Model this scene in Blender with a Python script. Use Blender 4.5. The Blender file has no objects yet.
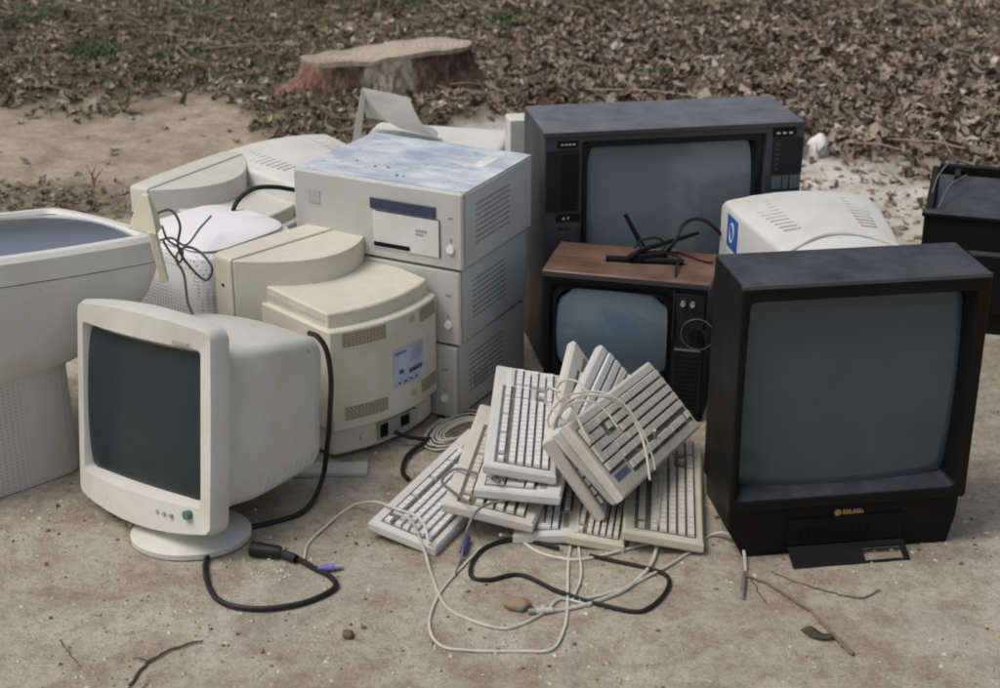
import bpy, bmesh, math, random
from mathutils import Vector, Matrix, Euler, noise
R = math.radians
rnd = random.Random(7)
scene = bpy.context.scene
col = scene.collection

# ------------------------------------------------------------------ camera
CAM_H, PITCH, FPX = 1.55, R(23), 1580.0
cam = bpy.data.cameras.new('camera'); co = bpy.data.objects.new('camera', cam); col.objects.link(co)
co.location = (0, 0, CAM_H); co.rotation_euler = (R(90) - PITCH, 0, 0)
cam.lens = FPX / 1000 * 36; cam.sensor_width = 36; cam.clip_end = 500; cam.clip_start = .05
cam.dof.use_dof = True; cam.dof.focus_distance = 3.2; cam.dof.aperture_fstop = 5.6
scene.camera = co
scene.cycles.filter_width = 1.9

def ray(px, py):
    f = Vector((0, math.cos(PITCH), -math.sin(PITCH))); u = Vector((0, math.sin(PITCH), math.cos(PITCH)))
    return f + Vector((1, 0, 0)) * ((px - 500) / FPX) - u * ((py - 344) / FPX)
def g(px, py, z=0.0):
    r = ray(px, py); t = (z - CAM_H) / r.z
    return Vector((0, 0, CAM_H)) + r * t
def gy(px, py, Y):
    r = ray(px, py); return Vector((0, 0, CAM_H)) + r * (Y / r.y)

# ------------------------------------------------------------------ materials
MATS = {}
def new_mat(name):
    m = bpy.data.materials.new(name); m.use_nodes = True
    nt = m.node_tree; b = nt.nodes['Principled BSDF']
    return m, nt, b
def N(nt, t, **k):
    n = nt.nodes.new(t)
    for a, v in k.items():
        if a.startswith('i_'): n.inputs[a[2:].replace('_', ' ')].default_value = v
        else: setattr(n, a, v)
    return n
def ramp(nt, fac, stops):
    r = nt.nodes.new('ShaderNodeValToRGB'); nt.links.new(fac, r.inputs[0])
    e = r.color_ramp.elements
    while len(e) < len(stops): e.new(.5)
    for el, (p, c) in zip(e, stops):
        el.position = p; el.color = (c, c, c, 1) if not hasattr(c, '__len__') else (*c, 1)
    return r
def plastic(name, c, rough=.5, dirt=(.30, .25, .18), amount=.25, grain=1.0, dust_sheen=0.0, scale=9, spec=.4, dust_sheen_c=(.34, .31, .27)):
    """moulded plastic with soft grime blotches, speckle and an optional dust film, or painted sky sheen, on faces that look up"""
    m, nt, b = new_mat(name); L = nt.links.new
    tc = N(nt, 'ShaderNodeTexCoord')
    n1 = N(nt, 'ShaderNodeTexNoise', i_Scale=scale, i_Detail=6.0, i_Roughness=.65); L(tc.outputs['Object'], n1.inputs['Vector'])
    r1 = ramp(nt, n1.outputs['Fac'], [(.42, 0.0), (.75, amount)])
    mx = N(nt, 'ShaderNodeMix', data_type='RGBA'); L(r1.outputs[0], mx.inputs['Factor'])
    mx.inputs['A'].default_value = (*c, 1); mx.inputs['B'].default_value = (*[a * d * 2 for a, d in zip(c, dirt)], 1)
    n2 = N(nt, 'ShaderNodeTexNoise', i_Scale=scale * 14, i_Detail=3.0); L(tc.outputs['Object'], n2.inputs['Vector'])
    r2 = ramp(nt, n2.outputs['Fac'], [(.66, 0.0), (.72, .35 * amount + .05)])
    mx2 = N(nt, 'ShaderNodeMix', data_type='RGBA'); L(r2.outputs[0], mx2.inputs['Factor'])
    L(mx.outputs['Result'], mx2.inputs['A']); mx2.inputs['B'].default_value = (.12, .095, .06, 1)
    out = mx2.outputs['Result']
    if dust_sheen > 0:
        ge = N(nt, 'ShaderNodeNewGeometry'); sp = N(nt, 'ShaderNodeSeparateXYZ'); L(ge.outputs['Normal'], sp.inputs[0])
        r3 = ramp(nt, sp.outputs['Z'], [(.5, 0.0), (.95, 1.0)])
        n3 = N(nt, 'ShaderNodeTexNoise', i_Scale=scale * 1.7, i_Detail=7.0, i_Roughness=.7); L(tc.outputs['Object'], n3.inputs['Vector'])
        r4 = ramp(nt, n3.outputs['Fac'], [(.3, dust_sheen * .35), (.7, dust_sheen)])
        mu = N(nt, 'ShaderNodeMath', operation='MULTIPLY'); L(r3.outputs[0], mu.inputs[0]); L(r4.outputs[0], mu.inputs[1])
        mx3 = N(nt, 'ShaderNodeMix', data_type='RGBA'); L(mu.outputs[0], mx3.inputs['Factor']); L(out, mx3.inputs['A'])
        mx3.inputs['B'].default_value = (*dust_sheen_c, 1); out = mx3.outputs['Result']
    L(out, b.inputs['Base Color'])
    rr_ = ramp(nt, n1.outputs['Fac'], [(.3, rough), (.8, min(1, rough + .25))]); L(rr_.outputs[0], b.inputs['Roughness'])
    b.inputs['Specular IOR Level'].default_value = spec
    n4 = N(nt, 'ShaderNodeTexNoise', i_Scale=900.0, i_Detail=1.0); L(tc.outputs['Object'], n4.inputs['Vector'])
    bp = N(nt, 'ShaderNodeBump', i_Strength=.08 * grain, i_Distance=.001); L(n4.outputs['Fac'], bp.inputs['Height']); L(bp.outputs[0], b.inputs['Normal'])
    MATS[name] = m; return m
def perforated(name, c, spacing, radius=.28, dark=.25):
    m = plastic(name, c, .5, amount=.2); nt = m.node_tree; b = nt.nodes['Principled BSDF']; L = nt.links.new
    src = b.inputs['Base Color'].links[0].from_socket
    tc = N(nt, 'ShaderNodeTexCoord')
    v = N(nt, 'ShaderNodeTexVoronoi', i_Scale=1 / spacing, i_Randomness=0.0); L(tc.outputs['Object'], v.inputs['Vector'])
    r = ramp(nt, v.outputs['Distance'], [(radius, 1.0), (radius + .08, 0.0)])
    mx = N(nt, 'ShaderNodeMix', data_type='RGBA'); L(r.outputs[0], mx.inputs['Factor']); L(src, mx.inputs['A'])
    mx.inputs['B'].default_value = (*[a * dark for a in c], 1); L(mx.outputs['Result'], b.inputs['Base Color'])
    return m
def glass_screen(name, c, rough=.16, smear=.5, spec=.5):
    m, nt, b = new_mat(name); L = nt.links.new
    tc = N(nt, 'ShaderNodeTexCoord')
    n1 = N(nt, 'ShaderNodeTexNoise', i_Scale=3.0, i_Detail=3.0, i_Roughness=.5, i_Distortion=.1); L(tc.outputs['Object'], n1.inputs['Vector'])
    r1 = ramp(nt, n1.outputs['Fac'], [(.25, [x * .85 for x in c]), (.8, [x * 1.2 + .006 * smear for x in c])]); L(r1.outputs[0], b.inputs['Base Color'])
    r2 = ramp(nt, n1.outputs['Fac'], [(.0, rough - .03), (1.0, rough + .10)]); L(r2.outputs[0], b.inputs['Roughness'])
    b.inputs['Specular IOR Level'].default_value = spec
    b.inputs['Coat Weight'].default_value = .35; b.inputs['Coat Roughness'].default_value = rough
    MATS[name] = m; return m
def flat(name, c, rough=.6, metal=0.0, spec=.4):
    m, nt, b = new_mat(name); b.inputs['Base Color'].default_value = (*c, 1); b.inputs['Roughness'].default_value = rough
    tc = N(nt, 'ShaderNodeTexCoord'); n1 = N(nt, 'ShaderNodeTexNoise', i_Scale=40.0, i_Detail=4.0); nt.links.new(tc.outputs['Object'], n1.inputs['Vector'])
    r1 = ramp(nt, n1.outputs['Fac'], [(.3, [x * .82 for x in c]), (.7, [min(1, x * 1.1) for x in c])]); nt.links.new(r1.outputs[0], b.inputs['Base Color'])
    b.inputs['Metallic'].default_value = metal; b.inputs['Specular IOR Level'].default_value = spec
    MATS[name] = m; return m

WHITE = plastic('white_plastic', (.64, .64, .585), .42, amount=.38, dust_sheen=.12, scale=6)
WHITE2 = plastic('cool_white_plastic', (.65, .655, .63), .45, amount=.38, dust_sheen=.1, scale=7)
GREYW = plastic('grey_white_plastic', (.50, .50, .475), .5, amount=.3, dust_sheen=.1)
BEIGE = plastic('beige_plastic', (.66, .635, .535), .48, amount=.38, dust_sheen=.12, scale=7)
BEIGE2 = plastic('pale_beige_plastic', (.60, .59, .53), .5, amount=.3, dust_sheen=.12)
CREAM = plastic('cream_plastic', (.66, .63, .46), .5, amount=.2)
BLACK = plastic('black_plastic', (.006, .006, .0065), .5, amount=.3, dust_sheen=.05, spec=.2, dust_sheen_c=(.1, .1, .11))
BLACKTOP = plastic('black_plastic_dust_sheen', (.006, .006, .0065), .42, amount=.3, dust_sheen=.34, spec=.2, dust_sheen_c=(.20, .215, .26))  # bluish film paints the sky's sheen onto upward faces
DGREY = plastic('dark_grey_plastic', (.04, .041, .046), .45, amount=.3, dust_sheen=.2, spec=.35, dust_sheen_c=(.2, .21, .24))
DGREY2 = plastic('dark_surround', (.012, .013, .016), .5, amount=.2, spec=.3)
MGREY = plastic('mid_grey_plastic', (.052, .053, .060), .38, amount=.3, dust_sheen=.45, spec=.4, dust_sheen_c=(.29, .30, .35))  # pale blue on upward faces stands in for reflected sky
SLOT = flat('slot_dark', (.012, .012, .012), .8, spec=.1)
VENTP = flat('vent_pale', (.45, .45, .44), .8, spec=.1)
SLOTG = flat('slot_grey', (.30, .28, .22), .8, spec=.1)
SLOTW = flat('slot_pale', (.36, .36, .35), .8, spec=.1)
CORD = flat('black_rubber', (.012, .012, .013), .5)
CORDG = flat('grey_cable', (.16, .16, .16), .5)
CORDB = flat('beige_cable', (.50, .475, .41), .5)
CORDW = flat('pale_cable', (.56, .54, .48), .5)
PURPLE = flat('purple_plug', (.22, .17, .50), .45)
BLUEPLUG = flat('blue_plug', (.06, .08, .34), .45)
BLUE = flat('dark_blue_panel', (.035, .050, .095), .4)
LABELBLUE = flat('blue_label', (.03, .12, .42), .5)
LABELPALE = flat('pale_blue_label', (.46, .54, .66), .5)
INK = flat('label_ink', (.07, .09, .13), .6)
GOLD = flat('gold_badge', (.42, .30, .13), .45, .7)
STEEL = flat('worn_steel', (.45, .45, .46), .4, .7)
SCR1 = glass_screen('screen_front_tv', (.052, .072, .086), .12, spec=.4)
SCR2 = glass_screen('screen_large_tv', (.17, .215, .235), .12, spec=.4)
SCR3 = glass_screen('screen_small_tv', (.105, .155, .20), .10)
SCR4 = glass_screen('screen_monitor', (.018, .026, .034), .18, spec=.35)
SCR5 = glass_screen('screen_painted_sky', (.11, .14, .20), .10, spec=.8)  # sky reflection painted in as a bluish base colour

def wood_top():
    m, nt, b = new_mat('veneer_wood'); L = nt.links.new
    tc = N(nt, 'ShaderNodeTexCoord'); mp = N(nt, 'ShaderNodeMapping'); mp.inputs['Scale'].default_value = (3, 22, 10); L(tc.outputs['Object'], mp.inputs['Vector'])
    n1 = N(nt, 'ShaderNodeTexNoise', i_Scale=3.0, i_Detail=7.0, i_Distortion=1.0); L(mp.outputs[0], n1.inputs['Vector'])
    r1 = ramp(nt, n1.outputs['Fac'], [(.3, (.085, .042, .028)), (.7, (.17, .088, .06))])
    n2 = N(nt, 'ShaderNodeTexNoise', i_Scale=11.0, i_Detail=6.0); L(tc.outputs['Object'], n2.inputs['Vector'])
    r2 = ramp(nt, n2.outputs['Fac'], [(.4, 0.0), (.7, .45)])
    mx = N(nt, 'ShaderNodeMix', data_type='RGBA'); L(r2.outputs[0], mx.inputs['Factor']); L(r1.outputs[0], mx.inputs['A']); mx.inputs['B'].default_value = (.26, .20, .16, 1)
    L(mx.outputs['Result'], b.inputs['Base Color']); b.inputs['Roughness'].default_value = .42
    return m
WOOD = wood_top()
def dusty_metal():
    m, nt, b = new_mat('dusty_painted_lid'); L = nt.links.new
    tc = N(nt, 'ShaderNodeTexCoord')
    mp = N(nt, 'ShaderNodeMapping'); mp.inputs['Scale'].default_value = (1, 2.2, 1); mp.inputs['Rotation'].default_value = (0, 0, .5); L(tc.outputs['Object'], mp.inputs['Vector'])
    n1 = N(nt, 'ShaderNodeTexNoise', i_Scale=8.0, i_Detail=8.0, i_Roughness=.7, i_Distortion=.25); L(mp.outputs[0], n1.inputs['Vector'])
    r1 = ramp(nt, n1.outputs['Fac'], [(.28, (.30, .35, .40)), (.46, (.44, .50, .56)), (.62, (.66, .70, .72)), (.76, (.52, .50, .46))])
    n2 = N(nt, 'ShaderNodeTexNoise', i_Scale=60.0, i_Detail=2.0); L(tc.outputs['Object'], n2.inputs['Vector'])
    r2 = ramp(nt, n2.outputs['Fac'], [(.68, 0.0), (.72, .6)])
    mx = N(nt, 'ShaderNodeMix', data_type='RGBA'); L(r2.outputs[0], mx.inputs['Factor']); L(r1.outputs[0], mx.inputs['A']); mx.inputs['B'].default_value = (.2, .19, .17, 1)
    L(mx.outputs['Result'], b.inputs['Base Color'])
    r3 = ramp(nt, n1.outputs['Fac'], [(.3, .22), (.6, .5)]); L(r3.outputs[0], b.inputs['Roughness'])
    b.inputs['Specular IOR Level'].default_value = .7
    return m
LID = dusty_metal()

# ------------------------------------------------------------------ mesh helper
class MB:
    def __init__(s): s.v = []; s.f = []; s.mi = []; s.M = None
    def _add(s, vs, fs, mi=0):
        o = len(s.v)
        for p in vs:
            p = Vector(p); s.v.append(s.M @ p if s.M else p)
        for f in fs: s.f.append([o + i for i in f]); s.mi.append(mi)
    def box(s, x0, x1, y0, y1, z0, z1, mi=0):
        s._add([(x, y, z) for z in (z0, z1) for y in (y0, y1) for x in (x0, x1)],
               [(0, 2, 3, 1), (4, 5, 7, 6), (0, 1, 5, 4), (2, 6, 7, 3), (0, 4, 6, 2), (1, 3, 7, 5)], mi); return s
    def hexa(s, pts, mi=0):        # pts: 4 bottom ccw, 4 top ccw
        s._add(pts, [(3, 2, 1, 0), (4, 5, 6, 7), (0, 1, 5, 4), (1, 2, 6, 5), (2, 3, 7, 6), (3, 0, 4, 7)], mi); return s
    def loft(s, loops, cap0=True, cap1=True, closed=True, mi=0):
        n = len(loops[0]); fs = []
        for k in range(len(loops) - 1):
            for i in range(n if closed else n - 1):
                j = (i + 1) % n; a = k * n
                fs.append((a + i, a + j, a + n + j, a + n + i))
        if cap0: fs.append(tuple(range(n - 1, -1, -1)))
        if cap1: fs.append(tuple(range((len(loops) - 1) * n, len(loops) * n)))
        s._add([p for l in loops for p in l], fs, mi); return s
    def tube(s, pts, r, n=8, mi=0, taper=None):
        pts = [Vector(p) for p in pts]; loops = []; up = Vector((0, 0, 1))
        prev = None
        for i, p in enumerate(pts):
            t = (pts[min(i + 1, len(pts) - 1)] - pts[max(i - 1, 0)]).normalized()
            a = prev - t * prev.dot(t) if prev else (up.cross(t) if abs(t.z) < .95 else Vector((1, 0, 0)).cross(t))
            if a.length < 1e-5: a = up.cross(t) if abs(t.z) < .95 else Vector((1, 0, 0))
            a.normalize(); prev = a; b = t.cross(a)
            q = r * (taper[0] + (taper[1] - taper[0]) * i / (len(pts) - 1)) if taper else r
            loops.append([p + a * math.cos(2 * math.pi * k / n) * q + b * math.sin(2 * math.pi * k / n) * q for k in range(n)])
        return s.loft(loops, mi=mi)
    def build(s, name, mat, parent=None, bevel=0, seg=2, smooth=True, angle=35):
        me = bpy.data.meshes.new(name); me.from_pydata([tuple(p) for p in s.v], [], s.f); me.update()
        bm = bmesh.new(); bm.from_mesh(me); bmesh.ops.recalc_face_normals(bm, faces=bm.faces); bm.to_mesh(me); bm.free()
        for m in (mat if isinstance(mat, (list, tuple)) else [mat]): me.materials.append(m)
        for p, i in zip(me.polygons, s.mi): p.material_index = i; p.use_smooth = smooth
        if smooth: me.set_sharp_from_angle(angle=R(angle))
        o = bpy.data.objects.new(name, me); col.objects.link(o)
        if parent: o.parent = parent
        if bevel:
            b = o.modifiers.new('bevel', 'BEVEL'); b.width = bevel; b.segments = seg; b.limit_method = 'ANGLE'; b.angle_limit = R(40); b.harden_normals = False
        return o

def tag(o, label, cat, group=None, kind=None):
    if label: o['label'] = label
    if cat: o['category'] = cat
    if group: o['group'] = group
    if kind: o['kind'] = kind
    return o
def thing(name, label, cat, loc=(0, 0, 0), rot=(0, 0, 0), group=None):
    o = bpy.data.objects.new(name, None); col.objects.link(o); o.empty_display_size = .1
    o.location = loc; o.rotation_euler = [R(a) for a in rot]
    return tag(o, label, cat, group)
def dup(root, loc, rot, label, group=None):
    r = root.copy(); col.objects.link(r); r.location = loc; r.rotation_euler = [R(a) for a in rot]; r['label'] = label
    if group: r['group'] = group
    for ch in list(root.children):
        c = ch.copy(); col.objects.link(c); c.parent = r
        for gc in ch.children:
            d = gc.copy(); col.objects.link(d); d.parent = c
    return r

def rr(x0, x1, z0, z1, y, r=.01, bx=0, bz=0, k=4, m=6, yf=None, zf=None):
    """closed loop of a rounded rectangle in the XZ plane at depth y; bx/bz bow the sides outward"""
    cx, cz = (x0 + x1) / 2, (z0 + z1) / 2; hx, hz = (x1 - x0) / 2, (z1 - z0) / 2
    r = min(r, hx * .99, hz * .99); pts = []
    cs = [(hx - r, -hz + r, -90), (hx - r, hz - r, 0), (-hx + r, hz - r, 90), (-hx + r, -hz + r, 180)]
    arcs = [[(a + r * math.cos(R(d + 90 * i / k)), b + r * math.sin(R(d + 90 * i / k))) for i in range(k + 1)] for a, b, d in cs]
    for i in range(4):
        pts += arcs[i]; p, q = arcs[i][-1], arcs[(i + 1) % 4][0]
        pts += [(p[0] + (q[0] - p[0]) * j / m, p[1] + (q[1] - p[1]) * j / m) for j in range(1, m)]
    out = []
    for x, z in pts:
        X = x * (1 + bx * (1 - (z / hz) ** 2)); Z = z * (1 + bz * (1 - (x / hx) ** 2))
        Y = y + (yf(x / hx, z / hz) if yf else 0); Z = Z + (zf(x / hx, z / hz) if zf else 0)
        out.append(Vector((cx + X, Y, cz + Z)))
    return out
def screen(x0, x1, z0, z1, y, bulge, mat, parent, bx=.03, bz=.03, n=24, rc=.12):
    """curved CRT face: edges bow outward, centre bulges toward -Y"""
    cx, cz = (x0 + x1) / 2, (z0 + z1) / 2; hx, hz = (x1 - x0) / 2, (z1 - z0) / 2
    vs = []; fs = []
    for j in range(n + 1):
        for i in range(n + 1):
            u, v = i / n * 2 - 1, j / n * 2 - 1
            e = rc * (u * v) ** 6 * .35
            X = cx + hx * u * (1 + bx * (1 - v * v) - e); Z = cz + hz * v * (1 + bz * (1 - u * u) - e)
            vs.append((X, y - bulge * (1 - .5 * u * u - .5 * v * v), Z))
    for j in range(n):
        for i in range(n): a = j * (n + 1) + i; fs.append((a, a + 1, a + n + 2, a + n + 1))
    b = MB(); b._add(vs, fs); o = b.build('screen', mat, parent, angle=180)
    return o
def smooth_path(pts, n=10):
    pts = [Vector(p) for p in pts]; P = [pts[0] * 2 - pts[1]] + pts + [pts[-1] * 2 - pts[-2]]; out = []
    for i in range(1, len(P) - 2):
        a, b, c, d = P[i - 1:i + 3]
        for k in range(n):
            t = k / n
            out.append(.5 * ((2 * b) + (c - a) * t + (2 * a - 5 * b + 4 * c - d) * t * t + (3 * b - a - 3 * c + d) * t ** 3))
    return out + [pts[-1]]
def wcable(px, r, z=None):
    """cable lying in the place: control points in world space"""
    P_ = smooth_path([g(p[0], p[1], (p[2] if len(p) > 2 else r * 1.0)) for p in px], 12); ph = rnd.uniform(0, 9)
    return [p + Vector((.004 * noise.noise(Vector((i * .06, ph, 0))), .004 * noise.noise(Vector((i * .06, ph, 5))), .0015 * max(0, noise.noise(Vector((i * .2, ph, 9)))))) for i, p in enumerate(P_)]
def to_local(o, pts):
    M = Matrix.LocRotScale(o.location, o.rotation_euler, o.scale).inverted(); return [M @ Vector(p) for p in pts]

# ------------------------------------------------------------------ world and light
w = bpy.data.worlds.new('World'); scene.world = w; w.use_nodes = True
nt = w.node_tree; bg = nt.nodes['Background']
sky = nt.nodes.new('ShaderNodeTexSky'); sky.sky_type = 'NISHITA'; sky.sun_disc = False
SUN_EL, SUN_AZ = 60, -112          # azimuth measured clockwise from +Y
sky.sun_elevation = R(SUN_EL); sky.sun_rotation = R(SUN_AZ); sky.dust_density = 5.0; sky.air_density = 1.0; sky.ozone_density = 1.0
hsv = nt.nodes.new('ShaderNodeHueSaturation'); hsv.inputs['Saturation'].default_value = .62
nt.links.new(sky.outputs[0], hsv.inputs['Color']); nt.links.new(hsv.outputs[0], bg.inputs['Color']); bg.inputs['Strength'].default_value = .10
sl = bpy.data.lights.new('sun', 'SUN'); sl.energy = 1.15; sl.angle = R(27); sl.color = (1, .96, .90)
so = bpy.data.objects.new('sun', sl); col.objects.link(so)
d = Vector((math.sin(R(SUN_AZ)) * math.cos(R(SUN_EL)), math.cos(R(SUN_AZ)) * math.cos(R(SUN_EL)), math.sin(R(SUN_EL))))
so.rotation_euler = d.to_track_quat('Z', 'Y').to_euler(); so.location = d * 20
vs_ = scene.view_settings; vs_.view_transform = 'Standard'; vs_.look = 'None'; vs_.exposure = .18; vs_.gamma = 1; vs_.use_curve_mapping = False

# ------------------------------------------------------------------ ground
def litter(x, y):
    """1 where leaf litter and soil cover the sand, 0 on bare sand"""
    b = [(-4, 6.0), (-1.2, 6.05), (-1.0, 5.95), (-.75, 5.45), (-.35, 5.2), (-.15, 5.6), (0, 5.95), (.35, 5.7), (.75, 5.5), (.98, 5.3), (1.15, 5.12), (1.6, 5.0), (4, 4.9)]
    yb = b[0][1] if x < b[0][0] else b[-1][1]
    for (x0, y0), (x1, y1) in zip(b, b[1:]):
        if x0 <= x <= x1: yb = y0 + (y1 - y0) * (x - x0) / (x1 - x0)
    e = y - yb + .30 * noise.noise(Vector((x * 3, y * 3, 0))) + .20 * noise.noise(Vector((x * 9, y * 9, 3)))
    return max(0, min(1, e / .30 + .5))
def darkpatch(x, y):
    d = math.hypot((x + 1.45) / .45, (y - 4.85) / .22) + .5 * noise.noise(Vector((x * 5, y * 5, 9)))
    return max(0, min(1, (1.1 - d) * 2.5))
def gh(x, y):
    z = 0
    f = min(1, max(0, (y - 4.3) / .6)) if abs(x) < 3 else 1
    near = .0016 * noise.noise(Vector((x * 14, y * 14, 0))) + .0016 * noise.noise(Vector((x * 45, y * 45, 5)))
    far = .03 * noise.noise(Vector((x * 1.1, y * 1.1, 1))) + .016 * noise.noise(Vector((x * 5, y * 5, 2))) + .008 * noise.noise(Vector((x * 13, y * 13, 2)))
    return near + f * far + litter(x, y) * .02 if y > 1 else near
def axis(a, b, step, lo, hi):
    out = []; v = a
    while v <= b + 1e-9: out.append(v); v += step
    s = step; v = a; pre = []
    while v > lo: s *= 1.35; v -= s; pre.append(v)
    s = step; v = b; post = []
    while v < hi: s *= 1.35; v += s; post.append(v)
    return pre[::-1] + out + post
xs = axis(-2.9, 2.9, .03, -70, 70); ys = axis(1.8, 8.6, .03, -70, 90)
vs = []; fs = []; lit = []; 
for y in ys:
    for x in xs:
        vs.append((x, y, gh(x, y))); lit.append((litter(x, y), darkpatch(x, y), 0, 1))
nx = len(xs)
for j in range(len(ys) - 1):
    for i in range(nx - 1): a = j * nx + i; fs.append((a, a + 1, a + nx + 1, a + nx))
me = bpy.data.meshes.new('ground'); me.from_pydata(vs, [], fs); me.update()
at = me.color_attributes.new('cover', 'FLOAT_COLOR', 'POINT')
for i, c in enumerate(lit): at.data[i].color = c
for p in me.polygons: p.use_smooth = True
m, nt, b = new_mat('sandy_ground'); L = nt.links.new
tc = N(nt, 'ShaderNodeTexCoord'); P = tc.outputs['Object']
def noi(sc, det=6.0, ro=.6, dist=0.0):
    n = N(nt, 'ShaderNodeTexNoise', i_Scale=sc, i_Detail=det, i_Roughness=ro, i_Distortion=dist); L(P, n.inputs['Vector']); return n.outputs['Fac']
def mix(f, a, c, blend='MIX'):
    x = N(nt, 'ShaderNodeMix', data_type='RGBA', blend_type=blend)
    if isinstance(f, float): x.inputs['Factor'].default_value = f
    else: L(f, x.inputs['Factor'])
    for nm, v in (('A', a), ('B', c)):
        if hasattr(v, 'node'): L(v, x.inputs[nm])
        else: x.inputs[nm].default_value = (*v, 1)
    return x.outputs['Result']
big = noi(1.3, 5.0, .6, .5)
c = ramp(nt, big, [(.3, (.44, .395, .305)), (.5, (.52, .475, .38)), (.7, (.59, .55, .465))]).outputs[0]
c = mix(ramp(nt, noi(7.0, 7.0, .7, .4), [(.42, 0.0), (.62, .8)]).outputs[0], c, (.29, .235, .17))
c = mix(ramp(nt, noi(38.0, 6.0, .7), [(.47, 0.0), (.66, .6)]).outputs[0], c, (.23, .185, .135))
c = mix(ramp(nt, noi(150.0, 3.0, .6), [(.52, 0.0), (.66, .4)]).outputs[0], c, (.58, .52, .42))
c = mix(ramp(nt, noi(260.0, 2.0, .5), [(.58, 0.0), (.66, .55)]).outputs[0], c, (.15, .12, .09))
# pale dust patches at the right and at the back
c = mix(ramp(nt, noi(2.1, 6.0, .65, 1.0), [(.55, 0.0), (.70, .6)]).outputs[0], c, (.50, .475, .44))
# sand farther off is yellower
sx = N(nt, 'ShaderNodeSeparateXYZ'); L(P, sx.inputs[0])
mr = N(nt, 'ShaderNodeMapRange'); L(sx.outputs['Y'], mr.inputs['Value']); mr.inputs['From Min'].default_value = 3.8; mr.inputs['From Max'].default_value = 4.8
mr2 = N(nt, 'ShaderNodeMapRange'); L(sx.outputs['X'], mr2.inputs['Value']); mr2.inputs['From Min'].default_value = 0.0; mr2.inputs['From Max'].default_value = -.7
mu = N(nt, 'ShaderNodeMath', operation='MULTIPLY'); L(mr.outputs[0], mu.inputs[0]); L(mr2.outputs[0], mu.inputs[1])
mu2 = N(nt, 'ShaderNodeMath', operation='MULTIPLY'); L(mu.outputs[0], mu2.inputs[0]); mu2.inputs[1].default_value = .85
ymx = mix(ramp(nt, noi(8.0, 7.0, .7, .5), [(.38, 0.0), (.62, .9)]).outputs[0], (.49, .425, .31), (.28, .23, .16)); ymx = mix(ramp(nt, noi(60.0, 4.0, .7), [(.5, 0.0), (.65, .6)]).outputs[0], ymx, (.20, .16, .11)); c = mix(mu2.outputs[0], c, ymx)
mr3 = N(nt, 'ShaderNodeMapRange'); L(sx.outputs['X'], mr3.inputs['Value']); mr3.inputs['From Min'].default_value = -.3; mr3.inputs['From Max'].default_value = .1
mu3 = N(nt, 'ShaderNodeMath', operation='MULTIPLY'); L(mr.outputs[0], mu3.inputs[0]); L(mr3.outputs[0], mu3.inputs[1])
mu4 = N(nt, 'ShaderNodeMath', operation='MULTIPLY'); L(mu3.outputs[0], mu4.inputs[0]); L(ramp(nt, noi(9.0, 6.0, .65), [(.35, .2), (.6, .95)]).outputs[0], mu4.inputs[1])
c = mix(mu4.outputs[0], c, (.68, .65, .60))
ca = N(nt, 'ShaderNodeVertexColor', layer_name='cover'); sc_ = N(nt, 'ShaderNodeSeparateColor'); L(ca.outputs['Color'], sc_.inputs[0])
soil = ramp(nt, noi(22.0, 7.0, .7), [(.3, (.075, .058, .042)), (.55, (.13, .105, .07)), (.75, (.17, .15, .09))]).outputs[0]
c = mix(sc_.outputs['Red'], c, soil)
gm = N(nt, 'ShaderNodeMath', operation='MULTIPLY'); L(sc_.outputs['Green'], gm.inputs[0]); L(ramp(nt, noi(26.0, 7.0, .75), [(.35, .25), (.6, 1.0)]).outputs[0], gm.inputs[1]); c = mix(gm.outputs[0], c, (.12, .10, .07))
L(c, b.inputs['Base Color']); b.inputs['Roughness'].default_value = .95; b.inputs['Specular IOR Level'].default_value = .15
h1 = noi(30.0, 8.0, .75); h2 = noi(210.0, 4.0, .7)
ad = N(nt, 'ShaderNodeMath', operation='MULTIPLY_ADD'); L(h2, ad.inputs[0]); ad.inputs[1].default_value = .3; L(h1, ad.inputs[2])
bp = N(nt, 'ShaderNodeBump', i_Strength=.8, i_Distance=.014); L(ad.outputs[0], bp.inputs['Height']); L(bp.outputs[0], b.inputs['Normal'])
me.materials.append(m)
o = bpy.data.objects.new('ground', me); col.objects.link(o)
tag(o, 'pale sandy ground with grit and dusty patches, dark soil under the trees', 'ground', kind='structure')

def colored_mat(name, rough=.85, trans=0.0):
    m, nt, b = new_mat(name); v = N(nt, 'ShaderNodeVertexColor', layer_name='tint'); nt.links.new(v.outputs['Color'], b.inputs['Base Color'])
    b.inputs['Roughness'].default_value = rough; b.inputs['Specular IOR Level'].default_value = .2
    return m
def tinted(name, vs, fs, cols, mat, smooth=False):
    me = bpy.data.meshes.new(name); me.from_pydata(vs, [], fs); me.update(); at = me.color_attributes.new('tint', 'FLOAT_COLOR', 'CORNER')
    k = 0
    data = []
    for f, c in zip(fs, cols): data += [*c, 1] * len(f)
    at.data.foreach_set('color', data)
    me.materials.append(mat)
    for p in me.polygons: p.use_smooth = smooth
    o = bpy.data.objects.new(name, me); col.objects.link(o); return o

STUMP_C = Vector((-.45, 6.22, .022))
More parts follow.
